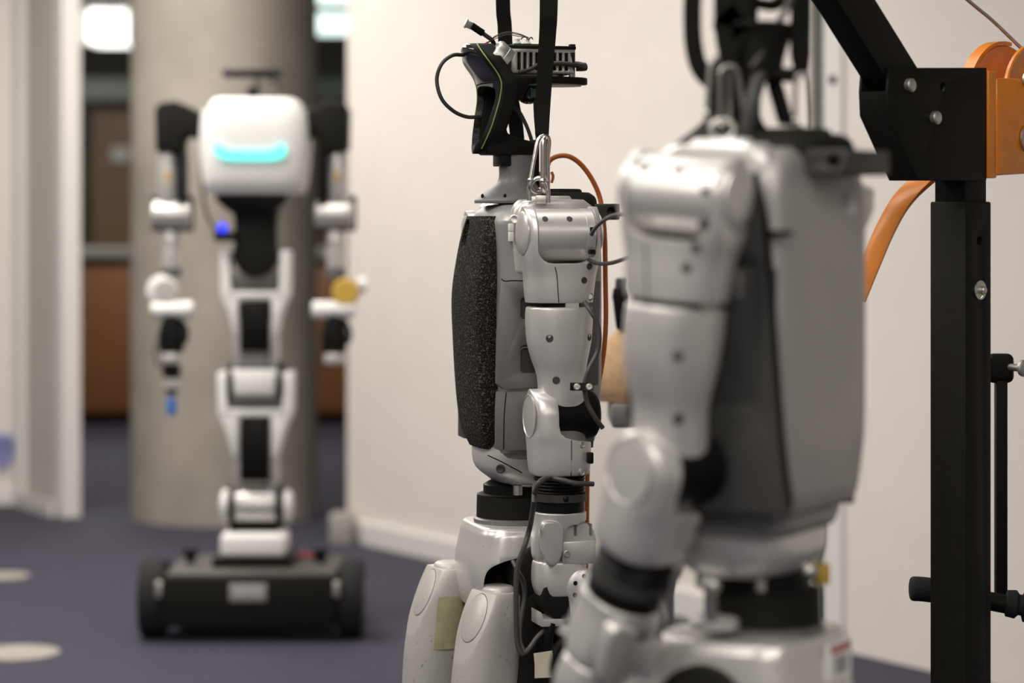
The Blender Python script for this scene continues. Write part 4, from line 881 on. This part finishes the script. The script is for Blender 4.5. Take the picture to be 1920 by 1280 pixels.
# gusset bracket: two plates either side of the boom and post
def gx(px): return (px-1800)/1.0
def lp(px, py):   # on the lit face plane y=-hs-0.006 : local x from the image column
    yl = -hs-0.006; c, s_ = math.cos(math.radians(44)), math.sin(math.radians(44)); k = (px-960)/F
    # world X = cxp + c*x - s*y ; Y = CD + s*x + c*y ; X = k*Y
    x = (k*(CD+c*yl)-cxp+s_*yl)/(c-k*s_); Yw = CD+s_*x+c*yl
    return x, CAMZ-(py-411)/F*Yw
gp = [lp(*p) for p in ((1668, 127), (1850, 127), (1850, 338), (1722, 338), (1667, 216), (1665, 170))]
make('gusset_plate', prism(gp, 'y', -hs-0.006, -hs), CRANE, cr_, bev=0.001, cuts=[cyl((lp(1768, 163)[0], -0.2, lp(1768, 163)[1]), (lp(1768, 163)[0], -0.02, lp(1768, 163)[1]), 0.0075, n=20)])
make('gusset_plate', prism(gp, 'y', 0.012, 0.018), CRANE, cr_, bev=0.001)
make('gusset_front', prism([gp[5], gp[4], gp[3], (gp[3][0]+0.012, gp[3][1]), (gp[4][0]+0.012, gp[4][1]+0.003), (gp[5][0]+0.012, gp[5][1])], 'y', -hs, 0.012), CRANE, cr_)
for px, py, r in ((1703, 160, 0.0118), (1751, 221, 0.0118)):
    a, b = lp(px, py); make('bolt', lathe([(r, 0), (r, 0.008), (r-0.002, 0.010), (r*0.55, 0.0108), (0, 0.0108)], (a, -hs-0.006, b), (0, -1, 0), 28), STEEL_MATT, cr_)
# boom: square tube rising to the left and towards the camera
c0 = Vector((lp(1735, 0)[0], 0, cz(205))); el = math.radians(43)
dv = Vector((-math.cos(el), 0, math.sin(el))); uv = Vector((math.sin(el), 0, math.cos(el)))
a_ = c0; b_ = c0+dv*0.78
g = G().add([a_-uv*hs+Vector((0, -hs, 0)), a_+uv*hs+Vector((0, -hs, 0)), a_+uv*hs+Vector((0, 0.014, 0)), a_-uv*hs+Vector((0, 0.014, 0)),
             b_-uv*hs+Vector((0, -hs, 0)), b_+uv*hs+Vector((0, -hs, 0)), b_+uv*hs+Vector((0, 0.014, 0)), b_-uv*hs+Vector((0, 0.014, 0))],
            [(0, 1, 2, 3), (7, 6, 5, 4), (0, 4, 5, 1), (1, 5, 6, 2), (2, 6, 7, 3), (3, 7, 4, 0)])
make('boom', g, CRANE, cr_, bev=0.003)
# top arm out of the frame reaching over the front robot
e_ = Matrix.Rotation(-math.radians(44), 3, 'Z') @ (Vector((0.30, 3.0, NB+0.15))-Vector((cxp, CD, 0)))
make('top_arm', tube([b_-dv*0.03, e_], 0.03, 12, 1), CRANE, cr_)
make('hanging_rod', cyl(e_, e_-Vector((0, 0, 0.112)), 0.006, n=12), STEEL_MATT, cr_)
make('base_beam', box(-0.04, 0.04, -0.75, 0.35, 0.02, 0.09), CRANE, cr_, bev=0.004)
make('base_beam', box(-0.55, 0.35, -0.04, 0.04, 0.02, 0.085), CRANE, cr_, bev=0.004)
for x, y in ((0, -0.72), (0, 0.32), (0.32, 0), (-0.52, 0)): make('caster', cyl((x-0.012, y, 0.03), (x+0.012, y, 0.03), 0.03, n=20), RUBBER, cr_)
# winch on the far side of the post
wn = thing('hand_winch', 'orange hand winch with cable drum bolted to the crane post at the right edge', 'winch', (cxp, CD, 0), math.radians(44))
def wx(px): return lp(px, 0)[0]
f0, f1 = wx(1851), wx(1880)
make('flange', box(f0, f0+0.026, -hs-0.009, hs+0.02, cz(335, 4.35), cz(137, 4.35)), ORANGE, wn, bev=0.003)
make('side_plate', prism([(f0+0.022, cz(330, 4.38)), (f0+0.055, cz(329, 4.38)), (f0+0.30, cz(318, 4.45)), (f0+0.30, cz(152, 4.45)), (f0+0.055, cz(150, 4.38)), (f0+0.022, cz(150, 4.35))], 'y', -hs-0.012, -hs-0.004), ORANGE, wn, bev=0.004)
make('side_plate', prism([(f0+0.004, cz(335, 4.38)), (f0+0.055, cz(333, 4.38)), (f0+0.30, cz(322, 4.45)), (f0+0.30, cz(150, 4.45)), (f0+0.055, cz(148, 4.38)), (f0+0.004, cz(137, 4.35))], 'y', hs+0.006, hs+0.014), ORANGE, wn, bev=0.004)
dcx, dcz = wx(1908)+0.0, cz(158, 4.38)
def flange(y, r, hub_): return lathe([(0.0, 0), (r-0.004, 0), (r, 0.002), (r, 0.008), (r-0.003, 0.010), (r-0.012, 0.0055), (hub_+0.02, 0.0045), (hub_, 0.009), (0, 0.009)], (dcx, y, dcz), (0, -1, 0), 64)
dcx += 0.072; dcz -= 0.036
make('drum_flange', flange(hs+0.004, 0.112, 0.03), ORANGE, wn)
dcx += 0.006; dcz += 0.016; make('drum_flange', flange(-hs+0.016, 0.095, 0.026), ORANGE, wn); dcx -= 0.006; dcz -= 0.016
make('drum_core', cyl((dcx, -hs+0.01, dcz), (dcx, hs, dcz), 0.032, n=40), STEEL_MATT, wn)
make('drum_guard', lathe([(0.113, 0), (0.119, 0.0), (0.119, 0.024), (0.113, 0.024), (0.113, 0)], (dcx, hs+0.016, dcz), (0, -1, 0), 64), ORANGE, wn, cuts=[box(dcx-0.2, dcx+0.2, -1, 1, dcz-0.4, dcz+0.012), box(dcx+0.02, dcx+.3, -1, 1, 1, 3)])
make('axle_bolt', lathe([(0.014, 0), (0.014, 0.006), (0.008, 0.010)], (wx(1918), -hs-0.014, cz(152, 4.4)), (0, -1, 0), 24), STEEL_MATT, wn)
ab = make('washer', lathe([(0.0255, 0), (0.0255, 0.004), (0.021, 0.006)], (wx(1921), -hs-0.014, cz(262, 4.42)), (0, -1, 0), 32), STEEL_MATT, wn)
make('nut', lathe([(0.014, 0), (0.014, 0.010), (0.009, 0.012)], (wx(1921), -hs-0.018, cz(262, 4.42)), (0, -1, 0), 6), DARK_PLASTIC, ab)
q0, q1 = Cl(1904, 79, 4.42), Cl(1690, -130, 4.25)
tag(make('winch_cable', tube([W(1926, 102, 4.42), W(1906, 82, 4.42), W(1860, 38, 4.38), W(1812, -2, 4.34), W(1640, -150, 4.2), W(1560, -230, 4.1)], 0.0034, 10, 4), STEEL_MATT), 'thin steel cable running from the orange winch drum up to the top edge', 'cable')
# orange crank lever reaching down behind the bracket
ol = thing('orange_lever', 'flat orange lever arm sloping down behind the gusset plate towards the front robot', 'lever', W(1750, 330, 4.42))
L0 = W(1750, 330, 4.42)
make('arm', band([(W(1790, 300, 4.42)-L0, (0.8, -0.2, 0.35)), (W(1730, 338, 4.42)-L0, (0.8, -.2, 0.35)), (W(1690, 378, 4.42)-L0, (0.8, -.2, 0.35)), (W(1660, 430, 4.42)-L0, (0.8, -0.2, 0.3)), (W(1634, 490, 4.42)-L0, (0.8, -0.2, 0.3)), (W(1605, 560, 4.42)-L0, (0.8, -0.2, 0.3))], 0.036, 0.012), ORANGE, ol, bev=0.002)
# folding steering bar with grips behind the post
hb = thing('push_handle', 'black crank bar with rubber grips behind the lower crane post', 'handle', W(1880, 1200, 4.45))
H0 = W(1880, 1200, 4.45)
def hw(px, py, d=4.45): return W(px, py, d)-H0
make('pivot_bracket', band([(hw(1850, 690), (0, 0, 1)), (hw(1885, 690), (0, 0, 1)), (hw(1900, 690), (0, 0, 1))], lambda t: 0.054, 0.03, 0), CRANE, hb, bev=0.012, seg=4)
make('bar', box(hw(1866, 0).x, hw(1887, 0).x, -0.012, 0.012, hw(0, 1115).z, hw(0, 700).z), CRANE, hb, bev=0.002)
make('bolt', lathe([(0.007, 0), (0.007, 0.035), (0.0155, 0.036), (0.0155, 0.042), (0.012, 0.044)], hw(1893, 688, 4.44), (0.5, -0.85, 0), 24), STEEL_MATT, hb)
make('cross_tube', cyl(hw(1735, 1103, 4.42), hw(1905, 1136, 4.40), 0.017), CRANE, hb)
make('grip', tube([hw(1752, 1107, 4.40), hw(1730, 1104, 4.40), hw(1706, 1103, 4.40)], 0.0225, 24, 3), RUBBER, hb, bev=0.008, seg=3)
make('grip', lathe([(0.018, 0), (0.024, 0.002), (0.026, 0.018), (0.019, 0.024), (0.019, 0.03), (0.030, 0.034), (0.030, 0.09), (0.022, 0.1)], hw(1885, 1130, 4.40), (1, -0.1, -0.12), 32), RUBBER, hb)

# ------------------------------------------------------------------ wheeled robot in the background, facing the camera
WD = 9.02; KS = F/WD
wr = thing('wheeled_robot', 'white and black wheeled robot with glowing cyan face before the concrete column', 'robot', (W(475, 0, WD).x, WD, 0))
def u(px): return (px-475)/KS
def v(py): return CAMZ-(py-411)/KS
def wp(name, g, m, par=wr, **k): return make(name, g, m, par, **k)
# base box
b0 = wp('base', box(u(316), u(640), -0.19, 0.36, 0.06, 0.245), BLACK_MATT, bev=0.012)
wp('base_lid', box(u(322), u(634), -0.17, 0.34, 0.236, 0.254), mat('charcoal_lid', (0.055, 0.050, 0.046), 0.6), bev=0.006)
pl = wp('name_plate', box(u(441), u(510), -0.196, -0.188, 0.154, 0.220), mat('grey_plate', (0.28, 0.28, 0.28), 0.4), par=b0, bev=0.006)
for i, wd in enumerate((5, 9, 4, 7, 5, 8, 6)):
    x = u(450)+i*0.0155; wp('plate_print', box(x, x+0.0008*wd+0.004, -0.199, -0.195, 0.174, 0.200), mat('pale_print', (0.5, 0.5, 0.5), 0.5), par=pl if False else b0)
for x0, x1 in ((u(268), u(318)), (u(640), u(684))):
    wx0 = x0 if x0 < 0 else x0
    wh = wp('wheel', lathe([(0.11, 0), (0.140, 0.004), (0.146, 0.016), (0.146, x1-x0-0.016), (0.140, x1-x0-0.004), (0.11, x1-x0)], (x0, -0.04, 0.146), (1, 0, 0), 48), RUBBER)
    wp('hub', lathe([(0.07, -0.004), (0.07, x1-x0+0.004), (0.04, x1-x0+0.008)], (x0, -0.04, 0.146), (1, 0, 0), 32), GREY_PLASTIC, par=wh)
    wp('rear_wheel', lathe([(0.06, 0), (0.075, 0.01), (0.075, 0.05), (0.06, 0.06)], (x0 if x0 > 0 else x0+0.02, 0.30, 0.075), (1, 0, 0), 32), RUBBER)
for px in (312, 638):
    wp('bumper_pad', box(u(px)-0.012, u(px)+0.012, -0.2, -0.185, 0.17, 0.23), STEEL_MATT, bev=0.004)
for px in (349, 597):
    wp('emergency_knob', lathe([(0.018, 0), (0.018, 0.02), (0.028, 0.024), (0.028, 0.05), (0.022, 0.056)], (u(px), 0.12, 0.252), (0, 0, 1), 24), BLACK)
wp('red_cable', tube([(u(545), 0.2, 0.263), (u(565), 0.17, 0.275), (u(585), 0.2, 0.263)], 0.009, 10), RED)
wp('tray', box(u(398), u(548), -0.02, 0.28, 0.252, 0.29), BLACK, bev=0.005)
wp('battery_box', box(u(412), u(535), 0.0, 0.2, 0.288, 0.376), WHITE, bev=0.02, seg=4)
wp('ankle_support', box(u(425), u(520), 0.07, 0.22, 0.37, 0.45), BLACK, bev=0.01)
def joint(zc, w_in, r, ears, m_mid):
    wp('joint_motor', cyl((u(475)-w_in, 0.12, zc), (u(475)+w_in, 0.12, zc), r, ch=0.006, n=40), m_mid)
    for s_ in (1, -1):
        wp('joint_disc', cyl((s_*w_in, 0.12, zc), (s_*(w_in+0.02), 0.12, zc), r*1.05, n=40), BLACK)
joint(v(952), 0.078, 0.075, 0, SILVER)
for s_ in (1, -1):
    wp('joint_ear', lathe([(0.05, 0), (0.062, 0.008), (0.062, 0.026), (0.045, 0.036), (0.0, 0.038)], (s_*0.100, 0.12, v(955)), (s_, 0, 0), 36), WHITE)
# lower shank
def fork(zear, zbar, zend, wtop, wend, zup):
    for s_ in (1, -1):
        poly = [(s_*(wtop), zup), (s_*(wtop-0.038), zup), (s_*(wtop-0.038), zbar+0.015), (s_*0.060, zbar+0.01), (s_*wend*0.8, zend), (s_*wend, zend), (s_*(wtop-0.028), zbar-0.05), (s_*(wtop-0.002), zbar+0.01)]
        if s_ < 0: poly = poly[::-1]
        wp('fork_side', prism(poly, 'y', 0.05, 0.19), WHITE, bev=0.014, seg=3)
    wp('fork_bridge', box(-wtop+0.02, wtop-0.02, 0.05, 0.19, zbar-0.006, zbar+0.022), WHITE, bev=0.006)
fork(0, v(780), v(862), 0.142, 0.080, v(700))
fork(0, v(558), v(632), 0.130, 0.078, v(470))
wp('lower_shank', box(-0.056, 0.056, 0.04, 0.18, v(905), v(788)), BLACK, bev=0.008)
wp('upper_shank', box(-0.056, 0.056, 0.04, 0.18, v(660), v(566)), BLACK, bev=0.008)
for s_ in (1, -1):
    for za, zb in ((v(930), v(790)), (v(690), v(600))):
        wp('shank_rail', box(s_*0.068-0.013, s_*0.068+0.013, 0.06, 0.17, za, zb), SILVER, bev=0.004)
wp('knee_cover', loft([(0, 0.11, v(690), 0.075, 0.06, 4), (0, 0.11, v(664), 0.068, 0.055, 4)], smooth=False), GREY_PLASTIC if False else SILVER_DARK, bev=0.0)
joint(v(722), 0.084, 0.078, 0, SILVER)
wp('knee_plate', box(-0.076, 0.076, 0.03, 0.05, v(742), v(694)), WHITE, bev=0.01)
wp('knee_block', box(-0.10, 0.10, 0.06, 0.18, v(770), v(735)), SILVER_DARK, bev=0.008)
# waist drum
wp('waist_drum', lathe([(0.05, -0.0), (0.08, 0.004), (0.083, 0.02), (0.083, 0.15), (0.078, 0.16)], (0, 0.03, v(478)), (0, 1, 0), 40), BLACK_MATT)
wp('waist_housing', loft([(0, 0.1, v(486), 0.082, 0.07, 4), (0, 0.1, v(420), 0.080, 0.07, 4), (0, 0.1, v(396), 0.088, 0.07, 4)], rnd=(.004, .004)), BLACK_MATT)
wp('hip_block', box(-0.082, 0.082, 0.06, 0.18, v(546), v(512)), SILVER_DARK, bev=0.006)
wp('chest_base', prism([(u(402), v(362)), (u(538), v(362)), (u(535), v(378)), (u(512), v(400)), (u(432), v(400)), (u(406), v(378))], 'y', 0.0, 0.2), BLACK, bev=0.01)
lb_ = wp('status_box', box(u(400), u(438), 0.0, 0.06, v(452), v(434)), BLACK, bev=0.006)
wp('status_lamp', sph((u(417), 0.0, v(427)), 0.020, 20, 12), mat('blue_lamp', (0.02, 0.02, 0.3), 0.3, emit=(0.02, 0.04, 0.9), es=1.6))
# head: white rounded face box with cyan light strip
fc = loft([(0, 0.10, v(364), 0.186, 0.13, 5), (0, 0.10, v(330), 0.196, 0.15, 5), (0, 0.10, v(270), 0.206, 0.158, 4.6), (0, 0.10, v(215), 0.200, 0.155, 4.2), (0, 0.10, v(182), 0.176, 0.135, 4)], n=64, rnd=(0.02, 0.045))
face = wp('face_shell', fc, WHITE)
wp('face_strip', prism(smooth_poly([(u(406), v(274)), (u(416), v(272)), (u(430), v(281)), (u(475), v(283)), (u(515), v(281)), (u(528), v(271)), (u(538), v(276)), (u(536), v(292)), (u(520), v(300)), (u(475), v(301)), (u(425), v(299)), (u(408), v(288))], 3), 'y', -0.066, -0.052), mat('cyan_light', (0.1, 0.6, 0.55), 0.3, emit=(0.12, 0.86, 0.72), es=1.15), par=face)
wp('neck_stub', box(u(459), u(481), 0.08, 0.13, v(184), v(160)), BLACK, bev=0.006)
wp('camera_post', cyl((0.01, 0.1, v(165)), (0.0, 0.1, v(138)), 0.008, n=12), GREY_PLASTIC)
cb = wp('camera_bar', box(u(412), u(525), 0.07, 0.13, v(142), v(128)), BLACK, bev=0.008)
for px in (422, 515): wp('camera_lens', lathe([(0.014, 0), (0.014, 0.012), (0.009, 0.014)], (u(px), 0.072, v(134)), (0, -1, 0), 20), GLOSS, par=cb)
wp('neck_cable', tube([(0.03, 0.1, v(180)), (0.08, 0.11, v(172)), (0.09, 0.1, v(158)), (0.05, 0.1, v(144))], 0.006, 8), CABLE)
for s_ in (1, -1):
    def X(px): return s_*abs(u(px)) if s_ < 0 else s_*abs(u(px))
    dx = 0.0 if s_ < 0 else -0.020
    def B(pxa, pxb): a, b = sorted((s_*(475-pxa)/KS, s_*(475-pxb)/KS)); return a+dx, b+dx
    lobe = [(288, 205), (296, 192), (325, 188), (350, 198), (374, 212), (372, 262), (352, 254), (340, 258), (338, 284), (290, 284)]
    poly = [(s_*(475-a)/KS+dx, v(b)) for a, b in lobe]
    if s_ > 0: poly = poly[::-1]
    wp('shoulder', prism(poly, 'y', 0.02, 0.20), BLACK_MATT, bev=0.02, seg=4)
    a, b = B(330, 290); cxa = (a+b)/2
    ua_ = wp('upper_arm', cyl((cxa, 0.10, v(380)), (cxa, 0.10, v(280)), 0.042, ch=0.004), SILVER)
    wp('yellow_mark', box(cxa-0.01, cxa+0.01, 0.055, 0.062, v(337), v(322)), YELLOW, par=ua_)
    a, b = B(343, 331); wp('arm_bracket', box(a, b, 0.04, 0.16, v(385), v(283)), BLACK, bev=0.006)
    a, b = B(354, 276); wp('elbow_yoke', box(a, b, 0.10, 0.17, v(434), v(366)), BLACK, bev=0.01)
    a, b = B(352, 280); wp('elbow_motor', cyl((a, 0.09, v(402)), (b, 0.09, v(402)), 0.052, ch=0.012, n=40), WHITE if False else SILVER)
    a, b = B(331, 297); cx2 = (a+b)/2
    wp('forearm', lathe([(0.034, 0), (0.036, 0.006), (0.036, 0.055), (0.031, 0.06), (0.031, 0.07), (0.036, 0.075), (0.036, 0.135), (0.032, 0.14)], (cx2, 0.1, v(434)), (0, 0, -1), 32), SILVER)
    wp('wrist_collar', cyl((cx2, 0.1, v(520)), (cx2, 0.1, v(503)), 0.038), GREY_PLASTIC)
    a, b = B(323, 274)
    if s_ < 0:
        wp('wrist_disc', lathe([(0.05, 0), (0.058, 0.006), (0.058, 0.045), (0.05, 0.05)], ((a+b)/2, 0.06, v(545)), (0, 1, 0), 36), WHITE)
        wp('wrist_disc_face', lathe([(0.042, 0), (0.04, 0.006), (0, 0.007)], ((a+b)/2+0.012, 0.062, v(546)), (0, -1, 0), 32), mat('pale_grey', (0.45, 0.44, 0.42), 0.5))
    else:
        wp('wrist_disc', lathe([(0.045, 0), (0.052, 0.006), (0.052, 0.045), (0.04, 0.05)], ((a+b)/2+0.01, 0.05, v(548)), (0, 1, 0), 36), YELLOW)
        wp('wrist_cover', cyl(((a+b)/2+0.055, 0.08, v(535)), ((a+b)/2+0.085, 0.08, v(535)), 0.03), WHITE)
    a, b = B(358, 278); wp('wrist_motor', cyl((a, 0.08, v(582)), (b, 0.08, v(582)), 0.034, ch=0.010, n=32), WHITE)
    cx3 = s_*(475-316)/KS+dx
    hand = loft([(cx3, 0.08, v(572), 0.010, 0.02, 2.5), (cx3, 0.08, v(600), 0.034, 0.03, 2.5), (cx3, 0.08, v(630), 0.050, 0.035, 2.8), (cx3, 0.08, v(662), 0.046, 0.035, 3)], rnd=(0.002, 0.006))
    hd = wp('hand', hand, BLACK)
    wp('hand_ring', cyl((cx3, 0.08, v(684)), (cx3, 0.08, v(664)), 0.040, ch=0.004), SILVER)
    wp('thumb', tube([(cx3+0.04, 0.07, v(602)), (cx3+0.06, 0.06, v(622)), (cx3+0.055, 0.05, v(645))], 0.009, 8), BLACK, par=hd)
    wp('hand_wire', tube([(cx3-0.04, 0.07, v(640)), (cx3-0.062, 0.06, v(655)), (cx3-0.05, 0.06, v(685)), (cx3-0.03, 0.07, v(690))], 0.004, 8), CABLE, par=hd)
    if s_ < 0:
        wp('gripper', lathe([(0.034, 0), (0.034, 0.05), (0.029, 0.056), (0.029, 0.09), (0.016, 0.118)], (cx3, 0.08, v(684)), (0, 0, -1), 28), BLACK)
        wp('gripper_band', cyl((cx3, 0.08, v(730)), (cx3, 0.08, v(708)), 0.032), SILVER)
        wp('blue_tip', lathe([(0.016, 0), (0.018, 0.006), (0.018, 0.035), (0.020, 0.042), (0.014, 0.066)], (cx3, 0.08, v(748)), (0, 0, -1), 24), mat('blue_plastic', (0.03, 0.15, 0.5), 0.4))
wp('side_cable', tube([(u(372), 0.1, v(300)), (u(376), 0.08, v(370)), (u(384), 0.08, v(405)), (u(398), 0.08, v(430)), (u(410), 0.06, v(444))], 0.006, 8), CABLE)
# print on the front robot's pelvis sticker
make('sticker_band', box(-0.1174, -0.1166, -0.058, 0.004, 0.962, 0.970), RED, pv)
for k_ in range(4): make('sticker_print', box(-0.1174, -0.1166, -0.048, -0.010, 0.936+0.0055*k_, 0.9395+0.0055*k_), GREY_PLASTIC, pv)
